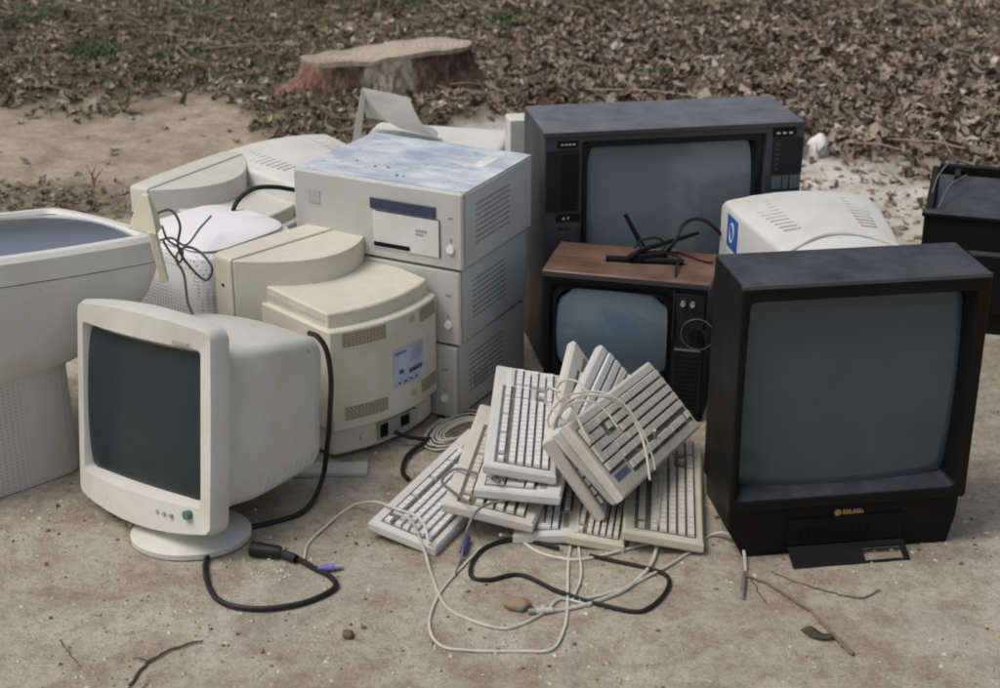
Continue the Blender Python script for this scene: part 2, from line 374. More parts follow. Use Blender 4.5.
# fallen leaves
vs, fs, cs = [], [], []
def leaf(x, y, z, s, c, curl=.4, tilt=.38):
    a = rnd.uniform(0, 6.28); M = Matrix.Translation((x, y, z)) @ Euler((rnd.gauss(0, tilt), rnd.gauss(0, tilt), a)).to_matrix().to_4x4()
    k = rnd.uniform(.5, .8); cu = rnd.uniform(-curl, curl) * s; cv = rnd.uniform(-curl, curl) * s; jag = rnd.uniform(.25, .45)
    P = [(-.5, 0, cv), (-.28, jag, cu), (0, .16, 0), (.12, .48, cu), (.5, .05, cv * .6), (.1, -.46, cu), (-.02, -.2, 0), (-.3, -jag, cu), (0, 0, -abs(cu) * .3)]
    o = len(vs)
    for p in P: vs.append(tuple(M @ Vector((p[0] * s, p[1] * s * k, p[2]))))
    for i in range(8): fs.append((o + i, o + (i + 1) % 8, o + 8)); cs.append(c)
def leafcol():
    t = rnd.random(); v = rnd.uniform(.65, 1.3)
    base = (.225, .178, .138) if t < .42 else (.15, .112, .083) if t < .66 else (.30, .25, .20) if t < .94 else (.40, .36, .31)
    return tuple(min(.6, a * v) for a in base)
n = 0
while n < 34000:
    y = rnd.uniform(4.7, 9.0); x = rnd.uniform(-3.1, 3.1)
    l = litter(x, y); right = min(1, max(0, (x + .4) / .9))
    if rnd.random() > l * (.55 + .45 * right) + .008: 
        n += .35; continue
    cn = 1.05 + .35 * noise.noise(Vector((x * 2.3, y * 2.3, 11))) + .45 * noise.noise(Vector((x * 6, y * 6, 12)))
    thick = rnd.uniform(0, .03) * (.4 + .8 * right)
    c = tuple(min(.6, a * cn) for a in leafcol())
    if right < .5: c = tuple(a * b_ for a, b_ in zip(c, (1.0, 1.02, .97)))
    leaf(x, y, gh(x, y) + .006 + thick, rnd.choice((.02, .03, .04, .05, .07)) * rnd.uniform(.8, 1.2) * (.8 + .2 * right) * (1.25 - .1 * (y - 5)), c); n += 1
for i in range(420):
    x = rnd.uniform(-3, 3); y = rnd.uniform(5.2, 8.8)
    if litter(x, y) < .6: continue
    a = rnd.uniform(0, 3.14); ln = rnd.uniform(.05, .22); z = gh(x, y) + rnd.uniform(.02, .04); w_ = rnd.uniform(.0015, .004); o = len(vs); k_ = rnd.uniform(.6, 1.6)
    dx, dy = math.cos(a) * ln, math.sin(a) * ln; ex, ey = -math.sin(a) * w_, math.cos(a) * w_; mz = rnd.uniform(-.01, .02); bx2 = rnd.gauss(0, .015)
    P_ = [(x - dx, y - dy, z), (x + bx2, y + bx2, z + mz), (x + dx, y + dy, z + rnd.uniform(-.01, .03))]
    for p in P_: vs.append((p[0] - ex, p[1] - ey, p[2])); vs.append((p[0] + ex, p[1] + ey, p[2])); vs.append((p[0], p[1], p[2] + w_ * 1.6))
    for q_ in (0, 3):
        for f in ((0, 1, 4, 3), (1, 2, 5, 4), (2, 0, 3, 5)): fs.append(tuple(o + q_ + v for v in f)); cs.append((.19 * k_, .15 * k_, .11 * k_))
# stray leaves on the sand
for i in range(90):
    x = rnd.uniform(-2.5, 2.2); y = rnd.uniform(4.2, 6.0); leaf(x, y, gh(x, y) + .005, rnd.uniform(.025, .05), leafcol(), .25, .15)
for i in range(420):
    q = Vector((-1.45 + rnd.gauss(0, .3), 4.85 + rnd.gauss(0, .12), 0)); leaf(q.x, q.y, gh(q.x, q.y) + .004, rnd.uniform(.012, .04), leafcol(), .35, .3)
for i in range(260):
    q = g(rnd.uniform(800, 960), rnd.uniform(160, 245)); leaf(q.x, q.y, gh(q.x, q.y) + .004, rnd.uniform(.01, .045), tuple(a * k_ for k_ in [rnd.uniform(.4, 1.3)] for a in (.33, .26, .18)), .3, .25)
for px, py in ((905, 200), (880, 215), (840, 185), (860, 178), (895, 185), (130, 190), (100, 200), (60, 195), (895, 235), (990, 165)):
    q = g(px, py); leaf(q.x, q.y, .01, .05, leafcol(), .3, .2)
lo = tinted('fallen_leaves', vs, fs, cs, colored_mat('dry_leaf'))
tag(lo, 'brown dry fallen leaves covering the ground behind the pile', 'leaves', kind='stuff')

# grass
vs, fs, cs = [], [], []
def blade(x, y, z, h, c, lean):
    a = rnd.uniform(0, 6.28); w_ = rnd.uniform(.0018, .0035); dx, dy = math.cos(a), math.sin(a); o = len(vs)
    lx, ly = rnd.gauss(0, lean), rnd.gauss(0, lean)
    vs.extend([(x - dx * w_, y - dy * w_, z), (x + dx * w_, y + dy * w_, z), (x + dx * w_ * .7 + lx * h * .45, y + dy * w_ * .7 + ly * h * .45, z + h * .6),
               (x - dx * w_ * .7 + lx * h * .45, y - dy * w_ * .7 + ly * h * .45, z + h * .6), (x + lx * h * 1.3, y + ly * h * 1.3, z + h)])
    fs.append((o, o + 1, o + 2, o + 3)); cs.append(c); fs.append((o + 3, o + 2, o + 4)); cs.append(c)
n = 0
while n < 34000:
    y = rnd.uniform(5.3, 9.0); x = rnd.uniform(-3.1, 3.1); l = litter(x, y)
    left = min(1, max(0, (.7 - x) / 1.6)); far = min(1, max(0, (y - 6.9) / 1.4))
    cl = noise.noise(Vector((x * 2.2, y * 2.2, 4))) + .3 * noise.noise(Vector((x * 7, y * 7, 4)))
    p = l * max(left, far * .8) * max(0, min(1, cl * 2.2 + .42))
    n += .4
    if rnd.random() > p: continue
    t = rnd.random(); v = rnd.uniform(.7, 1.3)
    c = (.095, .11, .055) if t < .45 else (.19, .175, .11) if t < .85 else (.065, .07, .04)
    blade(x, y, gh(x, y), rnd.uniform(.012, .045), tuple(a * v for a in c), .7); n += .6
for px, py, rad, num in ((95, 57, .12, 300), (505, 27, .12, 300), (610, 18, .15, 330), (655, 90, .09, 280), (240, 85, .1, 60), (120, 90, .15, 90), (300, 30, .2, 120), (780, 12, .2, 110), (960, 60, .18, 160), (880, 30, .2, 150), (720, 55, .12, 90), (30, 25, .2, 160), (200, 20, .2, 160), (410, 10, .16, 140), (560, 60, .1, 90), (180, 62, .14, 120)):
    q = g(px, py)
    for i in range(num):
        a = rnd.uniform(0, 6.28); r = rad * math.sqrt(rnd.random()); x, y = q.x + r * math.cos(a), q.y + r * math.sin(a); v = rnd.uniform(.7, 1.3)
        blade(x, y, gh(x, y), rnd.uniform(.02, .06), (.065 * v, .12 * v, .035 * v), .7)
go = tinted('grass', vs, fs, cs, colored_mat('grass_blade', .7)); tag(go, 'sparse olive grass with brighter green tufts among the leaves', 'grass', kind='stuff')

# grit, crumbs and pebbles
vs, fs, cs = [], [], []
def pebble(x, y, z, s, c):
    o = len(vs); a = rnd.uniform(0, 6)
    P = [(1, 0, 0), (-1, 0, 0), (0, 1, 0), (0, -1, 0), (0, 0, .8), (0, 0, -.8)]
    for p in P:
        q = Vector(p) * s * rnd.uniform(.6, 1.2); vs.append((x + q.x * math.cos(a) - q.y * math.sin(a), y + q.x * math.sin(a) + q.y * math.cos(a), z + q.z))
    for f in ((0, 2, 4), (2, 1, 4), (1, 3, 4), (3, 0, 4), (2, 0, 5), (1, 2, 5), (3, 1, 5), (0, 3, 5)): fs.append(tuple(o + i for i in f)); cs.append(c)
for i in range(17000):
    y = rnd.triangular(1.9, 5.6, 2.2); x = rnd.uniform(-.36, .36) * (y + .8) * 1.15
    cl = noise.noise(Vector((x * 4, y * 4, 7)))
    if rnd.random() > .4 + cl: continue
    t = rnd.random()
    c = (.56, .52, .44) if t < .30 else (.14, .105, .07) if t < .52 else (.40, .345, .26)
    pebble(x, y, gh(x, y) + .0005, rnd.choice((.0012, .0018, .0024, .0028, .0036, .006)) * rnd.uniform(.7, 1.2), c)
for i in range(20):
    q = g(rnd.gauss(268, 20), rnd.gauss(573, 7)); pebble(q.x, q.y, .001, rnd.uniform(.002, .005), (.62, .58, .5))
po = tinted('grit', vs, fs, cs, colored_mat('grit_stone', .9)); tag(po, 'loose pale and dark grit scattered over the sandy ground', 'grit', kind='stuff')

# ------------------------------------------------------------------ tree stump
st = thing('tree_stump', 'wide low sawn tree stump with pale cut top and flared roots behind the pile', 'stump', STUMP_C, (0, 0, 0))
m, nt, b = new_mat('stump_bark'); L = nt.links.new; tc = N(nt, 'ShaderNodeTexCoord'); P = tc.outputs['Object']
mp = N(nt, 'ShaderNodeMapping'); mp.inputs['Scale'].default_value = (1, 1, .4); L(P, mp.inputs['Vector'])
n1 = N(nt, 'ShaderNodeTexNoise', i_Scale=34.0, i_Detail=8.0, i_Roughness=.7); L(mp.outputs[0], n1.inputs['Vector'])
c = ramp(nt, n1.outputs['Fac'], [(.35, (.02, .013, .010)), (.5, (.085, .05, .036)), (.65, (.19, .13, .10))]).outputs[0]
sx = N(nt, 'ShaderNodeSeparateXYZ'); L(P, sx.inputs[0])
def band(x0, x1, w_):
    a = N(nt, 'ShaderNodeMapRange'); L(sx.outputs['X'], a.inputs['Value']); a.inputs['From Min'].default_value = x0 - w_; a.inputs['From Max'].default_value = x0
    d_ = N(nt, 'ShaderNodeMapRange'); L(sx.outputs['X'], d_.inputs['Value']); d_.inputs['From Min'].default_value = x1 + w_; d_.inputs['From Max'].default_value = x1
    q = N(nt, 'ShaderNodeMath', operation='MULTIPLY'); L(a.outputs[0], q.inputs[0]); L(d_.outputs[0], q.inputs[1]); return q.outputs[0]
c = mix(band(-.55, -.26, .06), c, ramp(nt, n1.outputs['Fac'], [(.35, (.06, .028, .018)), (.5, (.22, .12, .08)), (.65, (.34, .23, .17))]).outputs[0])
c = mix(band(-.07, .10, .03), c, ramp(nt, n1.outputs['Fac'], [(.36, (.12, .10, .08)), (.5, (.38, .34, .28)), (.65, (.50, .46, .40))]).outputs[0])
L(c, b.inputs['Base Color']); b.inputs['Roughness'].default_value = .95
bp = N(nt, 'ShaderNodeBump', i_Strength=.8, i_Distance=.02); L(n1.outputs['Fac'], bp.inputs['Height']); L(bp.outputs[0], b.inputs['Normal'])
BARK = m
m, nt, b = new_mat('stump_cut'); L = nt.links.new; tc = N(nt, 'ShaderNodeTexCoord'); P = tc.outputs['Object']
wv = N(nt, 'ShaderNodeTexWave', wave_type='RINGS', rings_direction='Z', i_Scale=13.0, i_Distortion=7.0, i_Detail=5.0); L(P, wv.inputs['Vector'])
n2 = noi(9.0, 7.0, .7)
c = ramp(nt, wv.outputs['Color'], [(.2, (.36, .295, .225)), (.8, (.43, .365, .29))]).outputs[0]
c = mix(ramp(nt, n2, [(.45, 0.0), (.7, .8)]).outputs[0], c, (.17, .13, .10))
L(c, b.inputs['Base Color']); b.inputs['Roughness'].default_value = .9
CUT = m
na = 96; prof = [(0.0, 1.28), (.03, 1.13), (.07, 1.02), (.12, .97), (1.0, 1.0)]
loops = []
def stump_r(a, f):
    x, y = math.cos(a), math.sin(a)
    base = 1 / math.sqrt((x / .335) ** 2 + (y / .145) ** 2)
    flare = sum(math.exp(-((math.atan2(math.sin(a - q), math.cos(a - q))) / .22) ** 2) * k for q, k in ((R(188), .30), (R(222), .13), (R(275), .05), (R(325), .16), (R(352), .30), (R(60), .2), (R(120), .2)))
    return base * (1 + .05 * noise.noise(Vector((x * 2, y * 2, 1))) + .03 * noise.noise(Vector((x * 7, y * 7, 1)))) + flare * .55 * f
for t in range(9):
    u = t / 8; f = (1 - u) ** 2.2; loop = []
    for i in range(na):
        a = 2 * math.pi * i / na; x, y = math.cos(a), math.sin(a)
        top = .150 + .030 * x + .012 * noise.noise(Vector((x * 2, y * 2, 5))); r = stump_r(a, f) * (1 + (.05 * noise.noise(Vector((x * 6, y * 6, u * 2))) + .05 * noise.noise(Vector((x * 16, y * 16, u * 3)))) * (1 - u * .5))
        sq = r
        loop.append(Vector((x * sq, y * sq, u * top - (.02 if t == 0 else 0))))
    loops.append(loop)
b_ = MB(); b_.loft(loops, cap0=False, cap1=False); b_.build('bark', BARK, st)
b_ = MB(); tl = loops[-1]
rings = [[Vector((p.x * k, p.y * k, p.z * 1.0 + .003 - (1 - k) * .012 + .006 * noise.noise(Vector((p.x * k * 12, p.y * k * 12, 2))))) for p in tl] for k in (1.015, .96, .75, .5, .25)]
rings.insert(0, [Vector((p.x * 1.01, p.y * 1.01, p.z - .014)) for p in tl])
b_.loft(rings, cap0=False, cap1=True); b_.build('cut_top', CUT, st)

# ------------------------------------------------------------------ stone, sticks and small litter
def stone(name, loc, s, mat, label, cat, flat_=.6):
    bm = bmesh.new(); bmesh.ops.create_icosphere(bm, subdivisions=3, radius=1)
    for v in bm.verts:
        k = 1 + .25 * noise.noise(v.co * 1.7 + Vector(loc)) + .08 * noise.noise(v.co * 6); v.co = Vector((v.co.x * k * s[0], v.co.y * k * s[1], v.co.z * k * s[2]))
    me = bpy.data.meshes.new(name); bm.to_mesh(me); bm.free(); me.materials.append(mat)
    for p in me.polygons: p.use_smooth = True
    o = bpy.data.objects.new(name, me); col.objects.link(o); o.location = loc; return tag(o, label, cat)
CHALK = flat('chalky_stone', (.66, .65, .64), .9); EARTH = flat('dark_clod', (.17, .125, .08), .95); CLODT = flat('tan_clod', (.30, .22, .15), .95)
q = g(818, 158); stone('stone', (q.x, q.y, .03), (.042, .05, .055), CHALK, 'chalky white stone on the pale sand right of the big grey television', 'stone')
q = g(517, 608); stone('dirt_clod', (q.x, q.y, .008), (.024, .018, .012), CLODT, 'small brown dirt clod between the tangled cables in the foreground', 'clod')
q = g(348, 637); stone('dirt_clod', (q.x, q.y, .005), (.010, .010, .009), EARTH, 'tiny dark dirt clod alone on the sand below the black power plug', 'clod')
DEADLEAF = flat('dark_dead_leaf', (.075, .06, .04), .9); TWIG = flat('dry_twig', (.20, .15, .11), .9); TWIGD = flat('dark_twig', (.10, .075, .055), .9)
def leaf_obj(px, py, L_, W_, ang, label):
    q = g(px, py); b = MB(); n = 8
    top = [(L_ * (i / n - .5), W_ * math.sin(math.pi * i / n) ** .8 * .5) for i in range(n + 1)]
    lv = [Vector((x, y, .006 + .006 * math.sin(i))) for i, (x, y) in enumerate(top)]; ml = [Vector((x, 0, .003)) for x, y in top]; rv = [Vector((x, -y, .007)) for x, y in top]
    b.loft([lv, ml, rv], False, False, closed=False); o = b.build('dead_leaf', DEADLEAF); o.location = (q.x, q.y, 0); o.rotation_euler.z = ang
    sm = o.modifiers.new('thick', 'SOLIDIFY'); sm.thickness = .001
    tag(o, label, 'leaf')
leaf_obj(817, 637, .058, .028, -.5, 'dark curled dead leaf on the sand beside the pale tipped stick')
def twig(pxs, r, mat, label, extra=()):
    b = MB()
    pts = smooth_path([g(x, y, r + .001) for x, y in pxs], 6); b.tube([p + Vector((rnd.gauss(0, .0012), rnd.gauss(0, .0012), 0)) for p in pts], r, 6, taper=(1, .5))
    for e in extra: b.tube(smooth_path([g(x, y, r + .001) for x, y in e], 5), r * .6, 5, taper=(1, .4))
    o = b.build('twig', mat); tag(o, label, 'twig')
twig([(130, 686), (142, 668), (165, 652), (190, 644), (203, 641)], .0030, TWIGD, 'dark forked twig on the bare sand at the front left', [[(150, 662), (138, 658), (133, 660)], [(128, 688), (140, 690), (150, 680)]])
twig([(853, 654), (838, 640), (825, 626), (812, 612), (800, 604), (770, 585), (745, 575)], .0040, TWIG, 'long pale stick with a blunt end in front of the black television')
twig([(880, 590), (860, 598), (830, 592), (800, 583), (775, 574)], .0018, TWIG, 'thin reddish twig close to the open flap of the black television')
twig([(60, 640), (70, 655), (82, 668)], .0014, TWIGD, 'short thin twig left of the dark forked twig on the sand')
twig([(752, 580), (760, 594), (768, 606)], .0014, TWIGD, 'short thin twig just below the loose cable end by the black television')
# piece of bark / wood lying at the litter edge
b_ = MB(); q = g(240, 82); b_.tube(smooth_path([q + Vector((-.07, -.03, .02)), q + Vector((0, 0, .03)), q + Vector((.07, .04, .04))]), .014, 6, taper=(1, .5))
tag(b_.build('branch', TWIG), 'short pale broken branch lying in the leaves left of the stump', 'branch')
b_ = MB(); q = g(95, 188); b_.tube(smooth_path([q + Vector((.0, 0, 0)), q + Vector((-.005, 0, .04)), q + Vector((.01, 0, .075))]), .003, 5, taper=(1, .5))
for a_, h_ in ((.03, .05), (-.025, .06), (.015, .035)): b_.tube([q + Vector((0, 0, h_ * .5)), q + Vector((a_, .01, h_ + .015))], .002, 5, taper=(1, .5))
tag(b_.build('dry_weed', flat('rusty_weed', (.14, .06, .035), .9)), 'small rusty dry weed standing at the dark patch behind the tipped monitor', 'weed')

# ------------------------------------------------------------------ front black television
def grille(b, x0, x1, z0, z1, y, n, frac=.5, axis_='h', dy=.0015):
    for i in range(n):
        if axis_ == 'h':
            h = (z1 - z0) / n; a = z0 + h * i; b.box(x0, x1, y - dy, y, a, a + h * frac)
        else:
            h = (x1 - x0) / n; a = x0 + h * i; b.box(a, a + h * frac, y - dy, y, z0, z1)
def front_loop(x0, x1, z0, z1, y, r, bx=0, bz=0): return rr(x0, x1, z0, z1, y, r, bx, bz, k=4, m=8)

tv = thing('television', 'black box television with large dark screen and open control flap at front right', 'television', (.645 - (-math.sin(R(8.5))) * .085, 2.708 - math.cos(R(8.5)) * .085, 0), (0, 0, 8.5), )
# local frame: y = 0 is the front face, x centre
W2 = .236
b_ = MB()
sx0, sx1, sz0, sz1 = -.213, .199, .138, .522
b_.loft([front_loop(-W2, W2 - .002, .105, .560, .172, .006), front_loop(-W2 + .002, W2 - .004, .104, .560, .012, .006), front_loop(-W2 + .003, W2 - .005, .105, .560, 0, .008),
         front_loop(sx0 - .012, sx1 + .012, sz0 - .010, sz1 + .006, 0, .012, .0, .0),
         front_loop(sx0 + .004, sx1 - .004, sz0 + .006, sz1 - .003, .024, .010, .014, .028),
         front_loop(sx0 + .004, sx1 - .004, sz0 + .006, sz1 - .003, .05, .010, .014, .028)], True, False)
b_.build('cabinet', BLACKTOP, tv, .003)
screen(sx0, sx1, sz0 + .002, sz1 + .001, .040, .018, SCR1, tv, .014, .028)
b_ = MB()   # lower panel, set back and narrower at the ground
b_.loft([[Vector(p) for p in ((-.232, .012, .112), (.226, .012, .108), (.226, .17, .108), (-.232, .17, .112))], [Vector(p) for p in ((-.228, .012, .06), (.224, .012, .06), (.224, .17, .06), (-.228, .17, .06))],
         [Vector(p) for p in ((-.195, .014, .0), (.212, .014, .0), (.212, .16, .0), (-.195, .16, .0))]][::-1])
b_.build('lower_panel', BLACK, tv, .004)
b_ = MB(); b_.loft([rr(-.20, .20, .03, .50, .172, .02), rr(-.17, .17, .05, .44, .26, .04), rr(-.10, .10, .09, .36, .36, .05)]); b_.build('rear_housing', BLACK, tv)
b_ = MB(); b_.box(-.236, .229, -.003, 0, .553, .5615); b_.build('top_strip', plastic('edge_highlight', (.075, .08, .09), .4, amount=.3), tv, .001)  # pale strip painting a highlight along the top front edge
# control recess and drop-down flap
b_ = MB(); b_.box(-.113, .115, .0095, .0125, .022, .078); b_.build('control_recess', SLOT, tv)
b_ = MB()
for i in range(7): b_.box(-.10 + i * .016, -.091 + i * .016, .006, .0095, .045, .053)
for i in range(3): b_.tube([Vector((.02 + i * .016, .0095, .05)), Vector((.02 + i * .016, .004, .05))], .005, 10)
b_.build('button', BLACK, tv)
b_ = MB(); b_.M = Matrix.Translation((0, .006, .022)) @ Matrix.Rotation(R(24), 4, 'X')
b_.box(-.113, .03, -.052, 0, -.004, 0); b_.box(.03, .118, -.052, -.044, -.004, 0); b_.box(.03, .118, -.014, 0, -.004, 0); b_.box(.106, .118, -.0439, -.0141, -.004, 0)
b_.build('flap', BLACK, tv, .001)
b_ = MB(); b_.tube([Vector((-.016, .001, .086)), Vector((-.016, -.0025, .086))], .007, 16)
xo = -.006
for wv_ in (.006, .005, .006, .004, .006, .005, .006, .004): b_.box(xo, xo + wv_ * .75, -.0015, .001, .081, .091 if wv_ > .0045 else .087); xo += wv_
for v in b_.v: v.y += .0115
b_.build('badge', GOLD, tv)

# ------------------------------------------------------------------ big grey television at the back
tv2 = thing('television', 'large dark grey television with side speaker panels, rearmost of the televisions', 'television', (.387 + math.sin(R(9.7)) * .123, 3.675 - math.cos(R(9.7)) * .123, 0), (0, 0, 9.7))
b_ = MB(); a0, a1, c0, c1 = -.200, .190, .215, .540
b_.loft([front_loop(-.312, .312, .0, .587, .246, .006), front_loop(-.312, .312, .0, .587, .006, .006), front_loop(-.309, .309, .003, .584, 0, .006),
         front_loop(-.222, .222, .19, .562, 0, .006), front_loop(-.218, .218, .195, .556, .012, .006)], True, False)
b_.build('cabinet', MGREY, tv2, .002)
b_ = MB(); b_.loft([front_loop(-.218, .218, .195, .556, .0125, .006), front_loop(a0 - .006, a1 + .01, c0 - .006, c1 + .004, .010, .012), front_loop(a0, a1, c0, c1, .035, .006)], False, False); b_.build('screen_surround', DGREY2, tv2)
screen(a0 - .003, a1 + .003, c0 - .003, c1 + .003, .030, .016, SCR2, tv2, .008, .01)
b_ = MB(); b_.loft([rr(-.27, .27, .02, .50, .246, .03), rr(-.22, .22, .05, .42, .36, .05), rr(-.12, .12, .1, .32, .46, .05)]); b_.build('rear_housing', DGREY2, tv2)
b_ = MB(); b_.box(-.307, -.229, -.003, 0, .396, .544); b_.build('speaker_grille', DGREY2, tv2, .001)
b_ = MB(); grille(b_, -.270, -.233, .402, .538, -.003, 16, .45); b_.build('slots', SLOT, tv2)
b_ = MB(); b_.box(-.281, -.231, -.002, 0, .549, .565); dpa = b_.build('dark_panel', SLOT, tv2)
b_ = MB(); b_.box(-.281, -.226, -.002, 0, .371, .389); dpb = b_.build('dark_panel', SLOT, tv2)
b_ = MB()
for i in range(4): b_.box(-.272 + .009 * i, -.266 + .009 * i, -.0028, -.002, .555, .5585)
b_.build('panel_print', GREYW, dpa); b_ = MB()
b_._add([(-.268, -.0028, .376), (-.260, -.0028, .376), (-.264, -.0028, .384)], [(0, 1, 2)]); b_.box(-.255, -.251, -.0028, -.002, .377, .383)
b_.build('panel_print', GREYW, dpb)
b_ = MB(); b_.box(-.276, -.266, -.002, 0, .350, .357); b_.build('button', SLOT, tv2); b_ = MB(); b_.box(-.262, -.252, -.002, 0, .350, .357); b_.build('button', SLOT, tv2)
for q_ in ((-.306, -.229, .366), (.236, .309, .420)): b_ = MB(); b_.box(q_[0], q_[1], -.002, 0, .05, q_[2]); b_.build('lower_side_panel', MGREY, tv2)
for v in (0,):
    b_ = MB(); b_.box(.235, .310, -.003, 0, .462, .548); b_.build('channel_panel', DGREY2, tv2, .001)
    b_ = MB(); b_.box(.234, .290, -.0025, 0, .552, .572); b_.build('dark_panel', SLOT, tv2)
    b_ = MB()
    for i in range(3): b_.box(.243 + .015 * i, .251 + .015 * i, -.0035, -.0025, .5585, .563)
    b_.build('panel_print', GREYW, tv2)
    b_ = MB()
    for i in range(6): b_.box(.242, .252, -.0045, -.003, .470 + .012 * i, .477 + .012 * i)
    b_.build('button', DGREY, tv2)
    b_ = MB(); b_.box(.238, .262, -.003, 0, .424, .456); b_.box(.265, .279, -.003, 0, .424, .456); b_.box(.283, .308, -.003, 0, .424, .456); b_.build('control_door', plastic('blue_grey', (.10, .125, .14), .4), tv2, .001)
b_ = MB(); b_.box(-.314, .314, -.003, 0, .575, .586); b_.build('top_strip', MGREY, tv2, .001)

# ------------------------------------------------------------------ small wood-topped television
tv3 = thing('television', 'small old television with wooden top and dial panel, screen behind the keyboards', 'television', (.295 - math.sin(R(14.4)) * .0935, 3.338 - math.cos(R(14.4)) * .0935, 0), (0, 0, -14.4))
b_ = MB()
b_.loft([front_loop(-.180, .186, .0, .318, .187, .004), front_loop(-.180, .186, .0, .318, 0, .004), front_loop(-.176, .182, .004, .312, -.001, .004),
         front_loop(-.168, .112, .06, .302, .002, .02), front_loop(-.162, .108, .066, .298, .012, .03)], True, False)
b_.build('cabinet', BLACK, tv3, .002)
b_ = MB(); b_.box(-.184, .190, -.006, .192, .3182, .334); b_.build('wooden_top', WOOD, tv3, .003)
b_ = MB(); b_.box(-.183, .189, -.0085, -.0062, .3215, .331); b_.build('front_trim', DGREY, tv3)
b_ = MB(); b_.loft([front_loop(-.162, .108, .066, .298, .012, .03), front_loop(-.150, .097, .082, .290, .006, .035, .02, .03), front_loop(-.148, .095, .084, .288, .025, .035, .02, .03)], False, False); b_.build('screen_surround', SLOT, tv3)
screen(-.148, .097, .084, .289, .020, .024, SCR3, tv3, .03, .035, rc=.5)
b_ = MB(); b_.loft([rr(-.16, .16, .02, .29, .187, .03), rr(-.10, .10, .06, .24, .27, .04)]); b_.build('rear_housing', BLACK, tv3)
b_ = MB(); b_.box(.115, .180, -.0035, -.0015, .02, .305); b_.build('dial_panel', DGREY2, tv3, .001)
for xx in (.134, .155):
    b_ = MB(); b_.tube([Vector((xx, -.0035, .285)), Vector((xx, -.016, .285))], .0055, 14); b_.build('knob', STEEL, tv3)
b_ = MB(); n_ = 40; cx_, cz_ = .168, .214
b_.tube([Vector((cx_ + .036 * math.cos(a * 6.2832 / n_), -.0055, cz_ + .036 * math.sin(a * 6.2832 / n_))) for a in range(n_ + 1)], .0012, 6); b_.build('dial_ring', flat('dull_ring', (.16, .16, .165), .5, .5), tv3)
b_ = MB(); b_.tube([Vector((cx_, -.0035, cz_)), Vector((cx_, -.016, cz_))], .018, 24); b_.box(cx_ - .003, cx_ + .003, -.021, -.0162, cz_ - .016, cz_ + .016); b_.build('channel_dial', BLACK, tv3)
b_ = MB(); b_.box(.119, .176, -.006, -.0036, .172, .176); b_.build('trim_strip', STEEL, tv3)
b_ = MB(); grille(b_, .121, .174, .03, .165, -.0036, 12, .5); b_.build('speaker_slots', SLOT, tv3)

# ------------------------------------------------------------------ desktop computers
UH = .1775
def make_desktop(label, drive):
    t = thing('desktop_computer', label, 'computer', (0, 0, 0), (0, 0, 0), 'white desktop computers stacked on each other')
    b_ = MB(); b_.box(-.2135, .2135, .016, .341, .004, UH - .004); b_.build('case', WHITE2, t, .004)
    b_ = MB(); b_.box(-.212, .212, .012, .3425, UH - .004, UH - .001); b_.build('lid', LID, t, .001)
    b_ = MB(); b_.loft([front_loop(-.214, .214, .003, UH - .001, .0155, .004), front_loop(-.2145, .2145, .003, UH - .001, .004, .004), front_loop(-.210, .210, .006, UH - .004, 0, .004)]); b_.build('front_bezel', GREYW, t, .0015)
    if drive:
        b_ = MB(); b_.box(-.008, .160, -.0025, 0, .026, .112); b_.build('drive_bay', WHITE2, t, .0012)
        b_ = MB(); b_.box(-.014, .150, -.004, 0, .116, .140); b_.build('blue_drive_cover', BLUE, t, .0012)
        b_ = MB(); b_.box(-.006, .085, -.0035, -.0022, .030, .040); b_.build('disk_slot', SLOT, t)
        b_ = MB(); b_.box(.158, .1600, -.0034, -.0026, .026, .112); b_.box(.0, .158, -.0034, -.0026, .112, .1135); b_.build('bay_gap', SLOT, t)
        b_ = MB(); b_.box(.10, .128, -.0034, -.0026, .078, .084); b_.box(.10, .120, -.0034, -.0026, .070, .074); b_.build('badge_print', SLOTW, t)
    b_ = MB(); b_.tube([Vector((.186, 0, .050)), Vector((.186, -.005, .050))], .009, 20); b_.build('power_button', flat('white_button', (.8, .8, .78), .35), t)
    b_ = MB(); b_.box(.184, .188, -.001, 0, .066, .074); b_.build('indicator', SLOTG, t); b_ = MB(); b_.box(.180, .192, -.001, 0, .118, .122); b_.build('indicator', SLOTG, t)
    if drive: b_ = MB(); b_.box(-.175, -.145, -.0015, 0, .105, .135); b_.build('emblem', plastic('emblem_grey', (.42, .42, .42), .4), t)
    b_ = MB()
    for i in range(8):
        z = .048 + i * .0125
        b_.hexa([(.2132, .062, z), (.2142, .062, z), (.2142, .225, z), (.2132, .225, z), (.2132, .062, z + .0045), (.2142, .062, z + .0045), (.2142, .225, z + .0045), (.2132, .225, z + .0045)])
    b_.build('side_vent', SLOTW, t)
    b_ = MB()
    for x in (-.18, .18):
        for y in (.04, .31): b_.tube([Vector((x, y, .0)), Vector((x, y, .006))], .010, 10)
    b_.build('feet', SLOT, t)
    return t
SR = R(-27); sd = Vector((math.sin(SR) * .1705, -math.cos(SR) * .1705, 0)); sc = Vector((-.2, 3.459, 0)) - Vector((-math.sin(SR), math.cos(SR), 0)) * .1705
sc = sc + Vector((-.010, 0, 0))
d1 = make_desktop('bottom white desktop computer of the stack, resting on the ground', False); d1.location = sc; d1.rotation_euler = (0, 0, SR - R(.6))
d2 = dup(d1, sc + Vector((.008, -.003, UH + .001)), (0, 0, -26.6), 'middle white desktop computer of the stack of three')
d3 = make_desktop('top desktop computer of the stack, dusty lid and dark blue drive strip', True); d3.location = sc + Vector((.016, -.008, 2 * UH + .002)); d3.rotation_euler = (0, 0, R(-27))
b_ = MB(); b_.M = Matrix.Translation(d1.location) @ Matrix.Rotation(SR - R(.6), 4, 'Z')
